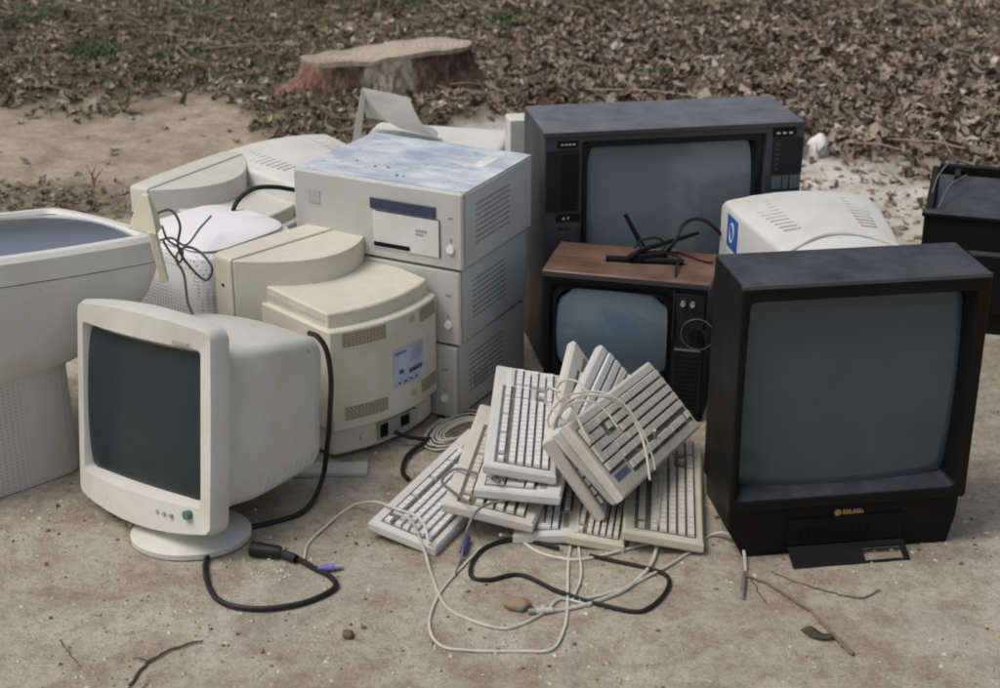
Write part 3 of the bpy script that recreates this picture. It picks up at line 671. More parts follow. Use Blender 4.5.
b_.hexa([(.2136, .10, .03), (.2144, .10, .03), (.2144, .15, .03), (.2136, .15, .03), (.2136, .10, .075), (.2144, .10, .075), (.2144, .15, .075), (.2136, .15, .075)])
lb = MB()
for k_ in range(5): lb.hexa([(.2136, .085 + .013 * k_, .045), (.2146, .085 + .013 * k_, .045), (.2146, .092 + .013 * k_, .045), (.2136, .092 + .013 * k_, .045), (.2136, .085 + .013 * k_, .085 - .004 * (k_ % 2)), (.2146, .085 + .013 * k_, .085 - .004 * (k_ % 2)), (.2146, .092 + .013 * k_, .085 - .004 * (k_ % 2)), (.2136, .092 + .013 * k_, .085 - .004 * (k_ % 2))])
lb.build('side_mark', plastic('faint_blue_mark', (.30, .34, .42), .5), d1)
# sticker on the top lid, paper scraps
b_ = MB(); b_.box(.13, .16, .20, .28, UH - .001, UH - .0002); b_.build('sticker', flat('worn_sticker', (.72, .72, .70), .6), d3)
b_ = MB()
for x_, y_, s_ in ((-.06, .10, .004), (-.03, .105, .003), (.02, .06, .004), (.035, .062, .003), (-.12, .12, .003)): b_.tube([Vector((x_, y_, UH - .0012)), Vector((x_, y_, UH - .0004))], s_, 8)
b_.build('lid_holes', SLOT, d3)
# paper-white wear strip along the front edge
b_ = MB(); b_.box(-.209, .209, .003, .0112, UH - .0015, UH - .0003); b_.build('edge_wear', flat('pale_wear', (.7, .7, .66), .6), d3)

# ------------------------------------------------------------------ front white monitor on round stand
m1 = thing('crt_monitor', 'white monitor with dark screen on a round stand, black cord from its back, front left', 'monitor', (-.703, 2.672, .056), (-9.6, -4.5, -37.8))
m1.scale = (1.02, 1.06, 1.03)
def top_arch(k): return lambda u, v: (k * (1 - u * u) if v > 0 else 0)
b_ = MB(); W_ = .195
def bl(x, z0, z1, y, r, top=.014, bot=.02, y2=None):
    return rr(-x, x, z0, z1, y, r, .01, 0, k=4, m=8, yf=y2, zf=lambda u, v: (top * (1 - u * u) * max(0, v) - bot * (1 - u * u) * max(0, -v)))
cv = lambda u, v: .018 * u * u
ss = (-.166, .150, .056, .332)
b_.loft([bl(.182, .006, .370, .066, .02), bl(.189, .0, .378, .060, .02), bl(.192, .0, .381, .016, .016, y2=cv), bl(.187, .004, .376, .0, .014, y2=cv),
         rr(ss[0] - .010, ss[1] + .010, ss[2] - .010, ss[3] + .010, .002, .010, .0, .006, k=4, m=8, yf=cv),
         rr(*ss, .020, .005, .0, .006, k=4, m=8, yf=cv), rr(*ss, .045, .005, .0, .006, k=4, m=8)], True, False)
b_.build('bezel', WHITE, m1)
screen(ss[0] - .004, ss[1] + .004, ss[2] - .004, ss[3] + .004, .034, .014, SCR4, m1, .01, .02)
b_ = MB()
def bd(x, z0, z1, y, r): return rr(-x, x, z0, z1, y, r, .0, .0, k=5, m=6, zf=lambda u, v: .012 * (1 - u * u) * max(0, v))
b_.loft([bd(.180, .008, .364, .055, .02), bd(.172, .014, .350, .068, .025), bd(.158, .020, .330, .082, .025), bd(.155, .024, .326, .11, .024), bd(.165, .030, .327, .15, .020), bd(.167, .040, .326, .20, .020), bd(.166, .060, .320, .295, .020), bd(.162, .070, .312, .315, .03), bd(.145, .09, .30, .332, .05), bd(.11, .12, .26, .338, .05)], True, True)
b_.build('rear_housing', WHITE, m1)
b_ = MB()
for i in range(9):
    y = .17 + i * .014; z = .046 + i * .0032
    b_.hexa([(.1650, y, z), (.1668, y, z), (.1668, y + .005, z), (.1650, y + .005, z), (.1650, y + .008, z + .026), (.1668, y + .008, z + .026), (.1668, y + .013, z + .026), (.1650, y + .013, z + .026)])
b_.build('side_vent', GREYW, m1)
b_ = MB(); b_.box(.098, .140, .0075, .0095, .346, .352); b_.build('badge_print', SLOTW, m1)
for z_, x_ in ((.032, .136),):
    b_ = MB(); b_.tube([Vector((x_, .016, z_)), Vector((x_, .004, z_))], .0085, 16); b_.build('power_button', plastic('teal_button', (.10, .20, .20), .4), m1)
b_ = MB()
for x_ in (.060, .078, .096): b_.tube([Vector((x_, .014, .022)), Vector((x_, .002, .022))], .0035, 10)
b_.build('adjust_buttons', SLOTW, m1)
b_ = MB(); b_.tube([Vector((.160, .275, .300)), Vector((.1662, .275, .300))], .003, 8); b_.build('screw_hole', SLOT, m1)
# stand: vertical in the world, so undo the tilt
sw = g(188, 540); Mi = Matrix.LocRotScale(m1.location, m1.rotation_euler, m1.scale).inverted()
b_ = MB(); b_.M = Mi @ Matrix.Translation((sw.x + .005, sw.y + .012, 0)); n_ = 56
def disc(r, z): return [Vector((r * math.cos(2 * math.pi * i / n_), r * math.sin(2 * math.pi * i / n_) * .82, z)) for i in range(n_)]
b_.loft([disc(.112, 0), disc(.117, .004), disc(.117, .014), disc(.112, .018), disc(.06, .026), disc(.055, .030), disc(.055, .09)]); b_.build('stand', WHITE, m1)
# cord from the rear, down behind, along the ground, to a plug
cp = [m1.matrix_basis @ Vector((.13, .33, .30))]
cpts = [gy(309, 333, 2.86), gy(318, 337, 2.84), gy(327, 352, 2.83), gy(331, 380, 2.83), gy(330, 410, 2.84), gy(328, 440, 2.86), g(322, 480, .03), g(305, 510, .008), g(270, 523, .006), g(240, 530, .006)]
cpts2 = [g(240, 530, .006), g(215, 545, .006), g(206, 562, .006), g(207, 580, .006), g(215, 597, .006), g(232, 606, .006), g(262, 609, .006), g(300, 604, .006), g(326, 594, .006), g(336, 585, .006), g(328, 575, .006), g(312, 567, .006), g(298, 559, .008), g(286, 556, .010)]
b_ = MB(); b_.tube(to_local(m1, smooth_path(cpts + cpts2[1:])), .0052, 8); cord = b_.build('power_cord', CORD, m1)
b_ = MB(); pl = [g(296, 559, .011), g(283, 554, .012)]
b_.tube(to_local(m1, pl), .0085, 10); pa, pb = g(277, 552, .014), g(254, 549, .016)
b_.tube(to_local(m1, [pa + (pa - pb) * .15, pa, pa.lerp(pb, .5), pb, pb + (pb - pa) * .12]), .014, 12, taper=(.8, 1.1)); plg = b_.build('plug', CORD, m1)
plg.parent = cord

# ------------------------------------------------------------------ beige monitors seen from behind
def arc_block(b, hw, y0, y1, sag, z0, z1, n=20, zdrop=0):
    """block whose rear (+Y) face is an arc in plan"""
    lo, hi = [], []
    pts = [(-hw, y0)] + [(-hw + 2 * hw * i / n, y1 + sag * (1 - (2 * i / n - 1) ** 2)) for i in range(n + 1)] + [(hw, y0)]
    b.loft([[Vector((x, y, z0)) for x, y in pts], [Vector((x, y, z1 - zdrop * (y - y0))) for x, y in pts]])
def make_rear_monitor(label, mat, vent, loc, rot, full=True):
    t = thing('crt_monitor', label, 'monitor', loc, rot)
    b_ = MB(); b_.loft([rr(-.19, .19, .025, .392, .0, .012, zf=top_arch(.004)), rr(-.195, .195, .02, .396, .012, .012), rr(-.195, .195, .02, .396, .066, .008)]); b_.build('bezel', mat, t, .002)
    b_ = MB(); b_.box(-.17, .17, -.002, 0, .06, .36); b_.build('screen', SCR4, t)
    b_ = MB(); arc_block(b_, .190, .067, .070, .115, .03, .392, zdrop=.03); b_.build('hood', mat, t, .003)
    b_ = MB(); arc_block(b_, .143, .07, .315, .028, .05, .338, zdrop=.05); b_.build('upper_housing', mat, t, .004)
    for s in (-1, 1):
        b_ = MB()
        for i in range(26): y = .10 + i * .0082; b_.box(min(s * .143, s * .1442), max(s * .143, s * .1442), y, y + .0035, .305, .322 - (y - .07) * .05)
        b_.build('side_ridges', mat, t)
    b_ = MB(); arc_block(b_, .153, .055, .330, .034, .062, .300, zdrop=.03); b_.build('lower_housing', mat, t, .004)
    b_ = MB(); arc_block(b_, .145, .06, .318, .030, .0, .070); b_.build('base_skirt', mat, t, .005)
    def yr(x): return .330 + .034 * (1 - (x / .153) ** 2)
    def patch(b, x0, x1, z0, z1, off, mi=0, n=8):
        pts = [(x0 + (x1 - x0) * i / n) for i in range(n + 1)]
        b.loft([[Vector((x, yr(x) + off, z)) for x in pts] for z in (z0, z1)] , False, False, closed=False, mi=mi)
    # the rear face: vents as slots inside four fields. x runs right-to-left seen from behind
    for x0, x1 in ((.025, .128), (-.145, -.080)):
        for z0, z1 in ((.252, .283), (.085, .116)):
            vf = MB(); vs2 = MB()
            patch(vf, x0, x1, z0, z1, .0008)
            nz = 6; nx_ = int((x1 - x0) / .008)
            for j in range(nz):
                for i in range(nx_):
                    a = x0 + (x1 - x0) * (i + .12 + (.3 if j % 2 else 0)) / (nx_ + .3); patch(vs2, a, a + (x1 - x0) / nx_ * .62, z0 + (z1 - z0) * (j + .2) / nz, z0 + (z1 - z0) * (j + .72) / nz, .0016, n=1)
            vo = vf.build('vent', vent[0], t); vs2.build('slots', vent[1], vo)
    for z0, z1 in ((.262, .279), (.090, .105)): b_ = MB(); patch(b_, -.062, -.044, z0, z1, .0015); b_.build('latch', vent[0], t)
    if full:
        b_ = MB(); patch(b_, -.090, .008, .128, .214, .0014); lab = b_.build('label_sticker', LABELPALE, t)
        b_ = MB()
        for z in (.206, .202): patch(b_, -.030, .004, z, z + .0022, .0022, n=1)
        for z in (.206, .199, .192, .185, .178): patch(b_, -.084, -.042, z, z + .0010, .0022, n=2)
        patch(b_, -.084, -.038, .150, .160, .0022, n=3); patch(b_, -.020, -.008, .156, .166, .0022, n=1)
        for i in range(4): patch(b_, -.012 - i * .018, -.004 - i * .018, .133, .138, .0022, n=1)
        b_.build('label_print', INK, lab)
        b_ = MB(); b_.box(-.070, .045, .3, .352, .012, .052); b_.build('port_recess', SLOTW, t)
        b_ = MB(); b_.box(.018, .040, .3, .3535, .018, .048); b_.build('port', SLOT, t); b_ = MB(); b_.box(-.045, -.020, .3, .3535, .024, .048); b_.build('port', SLOT, t)
        b_ = MB(); b_.tube([Vector((.078, .330, .032)), Vector((.078, .345, .032))], .009, 16); b_.build('knob', WHITE2, t)
        b_ = MB(); b_.tube([Vector((.188, .035, .33)), Vector((.1965, .035, .33))], .004, 8); b_.build('screw_hole', SLOT, t)
    return t
yaw = -133.9
mb = make_rear_monitor('beige yellowed monitor seen from behind with pale blue sticker on its back', BEIGE, (plastic('vent_tan', (.50, .45, .32), .6), flat('vent_dark', (.20, .175, .12), .8)), (-.484, 3.335, .012), (0, 0, yaw))
# foot plate sticking out at the bottom
b_ = MB(); q0 = g(286, 478); b_.M = Matrix.Translation((q0.x, q0.y, 0)) @ Matrix.Rotation(R(2), 4, 'Z'); b_.box(0, .17, 0, .05, 0, .010); tag(b_.build('plastic_strip', GREYW, None, .002), 'flat pale plastic strip on the sand in front of the beige monitor', 'strip')
mb2 = make_rear_monitor('pale monitor seen from behind, farthest left at the back beside the computer stack', BEIGE2, (plastic('vent_grey', (.45, .45, .43), .6), flat('vent_grey_dark', (.22, .22, .21), .8)), (-.832, 3.94, 0.0), (0, 0, -121), full=False)
mb2.scale = (.95, .95, .95)
# its cord arches over to the stack
b_ = MB(); b_.tube(to_local(mb2, smooth_path([gy(232, 224, 3.62), gy(234, 208, 3.62), gy(242, 196, 3.64), gy(256, 188, 3.66), gy(275, 187, 3.68), gy(296, 190, 3.70)])), .006, 8); b_.build('power_cord', CORD, mb2)

# ------------------------------------------------------------------ monitor lying on its back, screen up, far left
ml = thing('crt_monitor', 'big white monitor tipped onto its back with screen facing up, at the far left edge', 'monitor', (-1.045, 3.085, 0), (0, 0, 0))
th = Matrix.Rotation(R(42), 4, 'Z')
def sq(hx, hy, z, r, cx=0, cy=0, tx=0, ty=0, bow=.04, dz=0, rim=0):
    pts = rr(-hx, hx, -hy, hy, 0, r, bow, bow, k=5, m=8); out = []
    for p in pts:
        x, y = p.x + cx, p.z + cy
        out.append(th @ Vector((x, y, z + tx * x + ty * y + rim * ((p.x / hx) ** 2 - 1))))
    return out
MLW = plastic('clean_white_plastic', (.70, .70, .665), .38, amount=.3, dust_sheen=.05, scale=5)
TX, TY = -.095, -.11
BXC, BYC = -.115, -.045
b_ = MB()
b_.loft([sq(.165, .145, .0, .04, BXC, BYC), sq(.168, .148, .004, .04, BXC, BYC), sq(.162, .145, .262, .04, BXC, BYC, bow=.06)], True, False)
b_.build('rear_housing', perforated('perforated_white', (.62, .62, .59), .0085, .24, .68), ml)
b_ = MB(); BW = .075
def bel(k, z, r): return sq(.150 + (.258 - .150) * k, .132 + (.236 - .132) * k, z, r, BXC * (1 - k), BYC * (1 - k), TX * k, TY * k, bow=BW)
b_.loft([bel(.0, .238, .06), bel(.10, .239, .07), bel(.30, .246, .09), bel(.48, .258, .10), bel(.64, .276, .11), bel(.77, .300, .11), bel(.87, .328, .10), bel(.94, .360, .08), bel(.98, .395, .06), bel(1.0, .428, .04)], True, False)
b_.build('belly', MLW, ml)
b_ = MB()
b_.loft([sq(.257, .235, .429, .04, 0, 0, TX, TY, bow=BW), sq(.261, .239, .431, .04, 0, 0, TX, TY, bow=BW), sq(.259, .237, .474, .035, 0, 0, TX, TY, bow=BW), sq(.250, .228, .484, .03, 0, 0, TX, TY, bow=BW), sq(.232, .206, .485, .02, 0, 0, TX, TY, bow=BW), sq(.226, .200, .476, .02, 0, 0, TX, TY, bow=BW)], False, False)
b_.build('bezel', MLW, ml)
b_ = MB(); n_ = 20; vs3 = []; fs3 = []
for j in range(n_ + 1):
    for i in range(n_ + 1):
        u, v = i / n_ * 2 - 1, j / n_ * 2 - 1; x, y = u * .228 * (1 + .075 * (1 - v * v)), v * .202 * (1 + .075 * (1 - u * u))
        vs3.append(th @ Vector((x, y, .474 + TX * x + TY * y + .012 * (1 - .5 * u * u - .5 * v * v))))
for j in range(n_):
    for i in range(n_): a = j * (n_ + 1) + i; fs3.append((a, a + 1, a + n_ + 2, a + n_ + 1))
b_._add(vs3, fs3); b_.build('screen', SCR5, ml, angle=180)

# ------------------------------------------------------------------ white monitor face down with perforated shell
mp_ = thing('crt_monitor', 'white monitor lying face down with dotted perforated shell, cables draped over it', 'monitor', (-.68, 3.52, 0), (0, 0, -38))
mp_.scale = (1.12, 1.08, .98)
b_ = MB()
def sq2(hx, hy, z, r, cx=0, cy=0): 
    return [Vector((p.x + cx, p.z + cy, z)) for p in rr(-hx, hx, -hy, hy, 0, r, .03, .03, k=5, m=6)]
b_.loft([sq2(.20, .19, 0, .03), sq2(.20, .19, .05, .03), sq2(.19, .18, .06, .03)], True, True); b_.build('bezel', GREYW, mp_)
b_ = MB(); b_.loft([sq2(.185, .175, .055, .04), sq2(.165, .16, .10, .05), sq2(.15, .15, .16, .05), sq2(.145, .148, .25, .05), sq2(.140, .145, .31, .05), sq2(.128, .135, .345, .05), sq2(.105, .115, .360, .05), sq2(.06, .07, .364, .04)]); b_.build('shell', perforated('perforated_cool_white', (.76, .76, .79), .0085, .25, .5), mp_)
b_ = MB(); b_.loft([sq2(.118, .124, .3595, .05), sq2(.108, .115, .3675, .05), sq2(.04, .05, .374, .03)], True, True); b_.build('rear_cap', plastic('bright_white_plastic', (.80, .80, .82), .4, amount=.15), mp_)

# cream wedge leaning at the rim
cw = thing('plastic_bracket', 'cream pointed plastic bracket wedged upright against the tipped monitor', 'bracket', gy(153, 258, 2.99), (0, 0, 12))
b_ = MB(); bx_, bz_ = 0, 0
b_.loft([[Vector(p) for p in ((-.045, .03, .055), (.012, -.01, .05), (.022, .035, .05), (-.03, .05, .055))], [Vector(p) for p in ((-.032, .03, .085), (.008, .0, .082), (.018, .03, .082), (-.02, .045, .086))], [Vector(p) for p in ((-.012, .02, .128), (.000, .012, .128), (.004, .025, .128), (-.008, .03, .128))]]); b_.build('cap', CREAM, cw, .002)
b_ = MB(); b_.hexa([(.010, -.010, -.05), (.026, -.010, -.05), (.028, .010, -.05), (.012, .010, -.05), (-.006, -.004, .056), (.008, -.004, .056), (.012, .020, .056), (-.004, .020, .056)]); b_.build('stem', CREAM, cw, .002)
# thin grey cables over it
b_ = MB()
b_.tube(smooth_path([gy(128, 212, 3.14), gy(150, 215, 3.05), gy(170, 210, 3.1), gy(180, 225, 3.2), gy(178, 245, 3.26), gy(186, 262, 3.28), gy(205, 280, 3.29), gy(212, 268, 3.29), gy(200, 252, 3.30), gy(185, 247, 3.29), gy(176, 258, 3.27), gy(184, 275, 3.27), gy(188, 303, 3.24), gy(196, 320, 3.2)], 8), .0030, 7)
b_.tube(smooth_path([gy(160, 240, 3.14), gy(172, 238, 3.2), gy(186, 245, 3.28), gy(200, 228, 3.36), gy(211, 216, 3.43)], 8), .0026, 7)
b_.tube(smooth_path([gy(162, 226, 3.12), gy(168, 240, 3.18), gy(182, 250, 3.27), gy(180, 262, 3.27), gy(170, 252, 3.2), gy(163, 240, 3.14)], 8), .0026, 7)
tag(b_.build('tangled_cable', CORDG), 'thin grey cables looped in a tangle over the perforated monitor', 'cable')

# ------------------------------------------------------------------ white printer behind the stack
pr = thing('printer', 'white machine with raised curved tray behind the computer stack, below the stump', 'printer', (-.22, 4.40, 0), (0, 0, -14))
b_ = MB(); b_.loft([rr(-.18, .24, .0, .30, -.12, .02), rr(-.18, .24, .0, .318, -.08, .02), rr(-.18, .24, .0, .33, .12, .02)]); b_.build('body', WHITE2, pr, .004)
b_ = MB(); T0 = pr.matrix_basis.inverted()
def wl_(p): return Matrix.LocRotScale(pr.location, pr.rotation_euler, None).inverted() @ Vector(p)
prof_ = [(0, 0, .0), (.018, -.006, -.035), (.042, -.014, -.068), (.072, -.022, -.095), (.105, -.03, -.112)]
loops = []
for k_, (dx, dy, dz) in enumerate(prof_):
    o0 = gy(362, 87, 4.40) + Vector((dx, dy, dz)); o1 = gy(409, 97, 4.33) + Vector((dx * .75, dy, dz * .98))
    o2, o3 = o1 + Vector((.0, .09, 0)), o0 + Vector((.0, .09, 0)); o2.z = min(o1.z - .008, .36); o3.z = min(o0.z - .008, .36)
    loops.append([wl_(o0), wl_(o1), wl_(o2), wl_(o3)])
b_.loft(loops); b_.build('raised_tray', WHITE2, pr, .002)
b_ = MB(); o0 = gy(362, 88, 4.42)
b_.loft([[wl_(o0 + Vector(p)) for p in ((-.002, .0, -.006), (.012, .0, -.02), (.012, .03, -.02), (-.002, .03, -.006))], [wl_(o0 + Vector(p)) for p in ((-.035, .0, -.16), (-.012, .0, -.16), (-.012, .03, -.16), (-.035, .03, -.16))]]); b_.build('tray_support', GREYW, pr, .002)
# white tower behind the big TV
q = gy(508, 119, 3.98)
tw = thing('computer_tower', 'narrow white computer case standing behind the left end of the big grey television', 'computer', (q.x + .075, q.y + .016, 0), (0, 0, 9))
b_ = MB(); b_.box(-.075, .075, .0, .055, .0, q.z); b_.build('case', WHITE2, tw, .004)
b_ = MB(); b_.box(-.075, .075, -.016, -.0005, .002, q.z + .001); b_.build('front_bezel', WHITE2, tw, .004)

# ------------------------------------------------------------------ white monitor behind the black television
wm = thing('crt_monitor', 'white monitor with bright blue label on its side, behind the black television', 'monitor', (.690, 3.505, 0), (0, 0, 187))
wm.scale = (.932, .932, 1.216)
# local +y points to the viewer (the monitor's rear)
b_ = MB(); b_.loft([rr(-.187, .187, .02, .360, -.02, .012, zf=lambda u, v: -.016 * u * u * max(0, v)), rr(-.187, .187, .0, .3685, .0, .012, zf=lambda u, v: -.016 * u * u * max(0, v))]); b_.build('bezel', WHITE2, wm, .002)
b_ = MB(); zf_ = lambda u, v: -.016 * u * u * max(0, v)
b_.loft([rr(-.186, .186, .01, .368, .001, .010, zf=zf_), rr(-.178, .178, .01, .368, .12, .010, zf=zf_), rr(-.152, .152, .012, .366, .29, .012, zf=zf_), rr(-.136, .136, .015, .360, .40, .015, zf=zf_), rr(-.130, .130, .02, .350, .415, .02, zf=zf_)]); b_.build('rear_housing', WHITE2, wm)
for s in (-1, 1):
    b_ = MB()
    for i in range(10):
        y = .05 + i * .023; x0 = s * (.150 - i * .0042); x1 = s * (.092 - i * .0022)
        zz = lambda x: .3680 - .016 * (x / .17) ** 2 - max(0, y - .12) * .010
        xa, xb = min(x0, x1), max(x0, x1)
        b_.hexa([(xa, y, zz(xa) - .003), (xb, y, zz(xb) - .003), (xb, y + .006, zz(xb) - .003), (xa, y + .006, zz(xa) - .003), (xa, y, zz(xa) + .0008), (xb, y, zz(xb) + .0008), (xb, y + .006, zz(xb) + .0008), (xa, y + .006, zz(xa) + .0008)])
    b_.build('top_vent', VENTP, wm)
b_ = MB(); xl = .1800
b_.hexa([(xl - .001, .03, .275), (xl + .004, .03, .275), (xl + .001, .11, .275), (xl - .004, .11, .275), (xl - .001, .03, .338), (xl + .004, .03, .338), (xl + .001, .11, .338), (xl - .004, .11, .338)]); bl_ = b_.build('blue_label', LABELBLUE, wm)
b_ = MB(); b_.tube([Vector((xl + .003 + .0012 * math.cos(a / 20 * 6.283) * 0, .070 + .018 * math.cos(a / 20 * 6.283), .307 + .018 * math.sin(a / 20 * 6.283))) for a in range(21)], .0025, 5); b_.build('label_print', LABELPALE, bl_)
b_ = MB(); b_.tube(smooth_path([Vector((-.13, .37, .350)), Vector((-.06, .335, .3645)), Vector((0, .322, .367)), Vector((.06, .335, .3645)), Vector((.13, .37, .350))]), .003, 6); b_.build('rear_ridge', WHITE2, wm)

wm2 = dup(wm, (-.625, 4.19, 0), (0, 0, 218), 'white monitor with slotted top, half hidden behind the left side of the computer stack')
for ch in list(wm2.children):
    if ch.name.startswith('blue_label'):
        for gc in list(ch.children): bpy.data.objects.remove(gc)
        bpy.data.objects.remove(ch)
wm2.scale = (.98, .95, 1.03)
# ------------------------------------------------------------------ open black cabinet at the right edge
q = g(912, 326); bc = thing('appliance_casing', 'solid black casing with a sunken sloping top, cut off by the right edge', 'casing', (q.x, q.y, 0), (0, 0, -17))
hB = gy(927, 211, q.y).z
b_ = MB()
b_.box(0, .60, 0, .018, 0, hB - .012); b_.box(0, .018, .0182, .42, 0, hB); b_.box(.582, .60, .0182, .42, 0, hB); b_.box(.0182, .5818, .402, .42, 0, hB + .01); b_.box(.0182, .5818, .0182, .4018, 0, .015)
b_.build('shell', BLACK, bc, .003)
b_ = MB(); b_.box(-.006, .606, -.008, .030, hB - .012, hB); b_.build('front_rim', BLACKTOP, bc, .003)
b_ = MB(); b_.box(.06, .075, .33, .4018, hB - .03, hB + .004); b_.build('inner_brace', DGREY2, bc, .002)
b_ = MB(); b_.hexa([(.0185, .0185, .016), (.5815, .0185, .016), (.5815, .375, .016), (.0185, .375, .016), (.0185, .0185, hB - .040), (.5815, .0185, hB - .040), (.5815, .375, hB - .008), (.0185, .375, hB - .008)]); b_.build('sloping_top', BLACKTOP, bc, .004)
b_ = MB(); b_.loft([rr(.10, .5, .05, hB - .09, .0, .02), rr(.12, .48, .06, hB - .1, -.012, .02)]); b_.build('front_panel', BLACKTOP, bc, .003)
b_ = MB(); b_.tube(smooth_path([Vector((.01, .16, hB)), Vector((.02, .22, hB + .03)), Vector((.05, .30, hB + .05)), Vector((.10, .38, hB + .02))]), .002, 5)
b_.tube(smooth_path([Vector((.03, .10, hB - .02)), Vector((.05, .2, hB + .01)), Vector((.09, .28, hB + .02))]), .002, 5); b_.build('loose_wire', CORDG, bc)

# ------------------------------------------------------------------ indoor antenna and its cable on the small television
an = thing('indoor_antenna', 'black folded indoor antenna with rods lying on the wooden television top', 'antenna', (0, 0, 0), (0, 0, 0))
zt = .335
b_ = MB(); A = g(606, 258, zt + .006); B_ = g(684, 262, zt + .006)
b_.tube([A, B_], .0075, 8); b_.build('flat_rod', BLACK, an)
b_ = MB(); b_.tube([g(628, 258, zt + .012), g(641, 250, zt + .03), gy(698, 233, 3.42)], .0065, 8, taper=(1.2, .7)); b_.build('raised_rod', BLACK, an)
b_ = MB(); b_.tube([gy(625, 214, 3.36), gy(640, 242, 3.36), gy(648, 256, 3.34)], .0058, 8, taper=(.8, 1.3)); b_.build('upright_rod', BLACK, an)
b_ = MB(); b_.M = Matrix.Translation(g(652, 256, zt + .012)) @ Matrix.Rotation(R(12), 4, 'Z'); b_.box(-.035, .035, -.012, .012, -.010, .010); b_.build('hub', BLACK, an, .004)
b_ = MB(); b_.tube(smooth_path([gy(634, 248, 3.34), gy(642, 240, 3.35), gy(658, 238, 3.36), gy(665, 246, 3.36), gy(656, 254, 3.34), gy(644, 250, 3.33), gy(640, 243, 3.34)]), .003, 6)
b_.tube(smooth_path([gy(664, 252, 3.34), g(680, 258, zt + .005), gy(676, 268, 3.27), gy(675, 284, 3.225), gy(674, 310, 3.215), gy(672, 340, 3.21)]), .003, 6); b_.build('antenna_cable', CORD, an)
b_ = MB(); b_.tube(smooth_path([g(667, 252, zt + .01), gy(676, 240, 3.36), gy(682, 226, 3.38), gy(694, 219, 3.42), gy(708, 222, 3.46), gy(722, 235, 3.5), gy(730, 245, 3.52), gy(735, 262, 3.54)]), .0045, 8)
tag(b_.build('black_cable', CORD), 'thick black cable arching from the antenna toward the monitor with blue label', 'cable')
b_ = MB(); b_.tube(smooth_path([g(660, 250, zt + .004), g(680, 252, zt + .004), g(700, 259, zt + .004), g(712, 262, zt + .004)]), .0045, 7)
tag(b_.build('red_cable', flat('dark_red_cable', (.09, .025, .02), .5)), 'dark red cable lying on the wooden television top', 'cable')

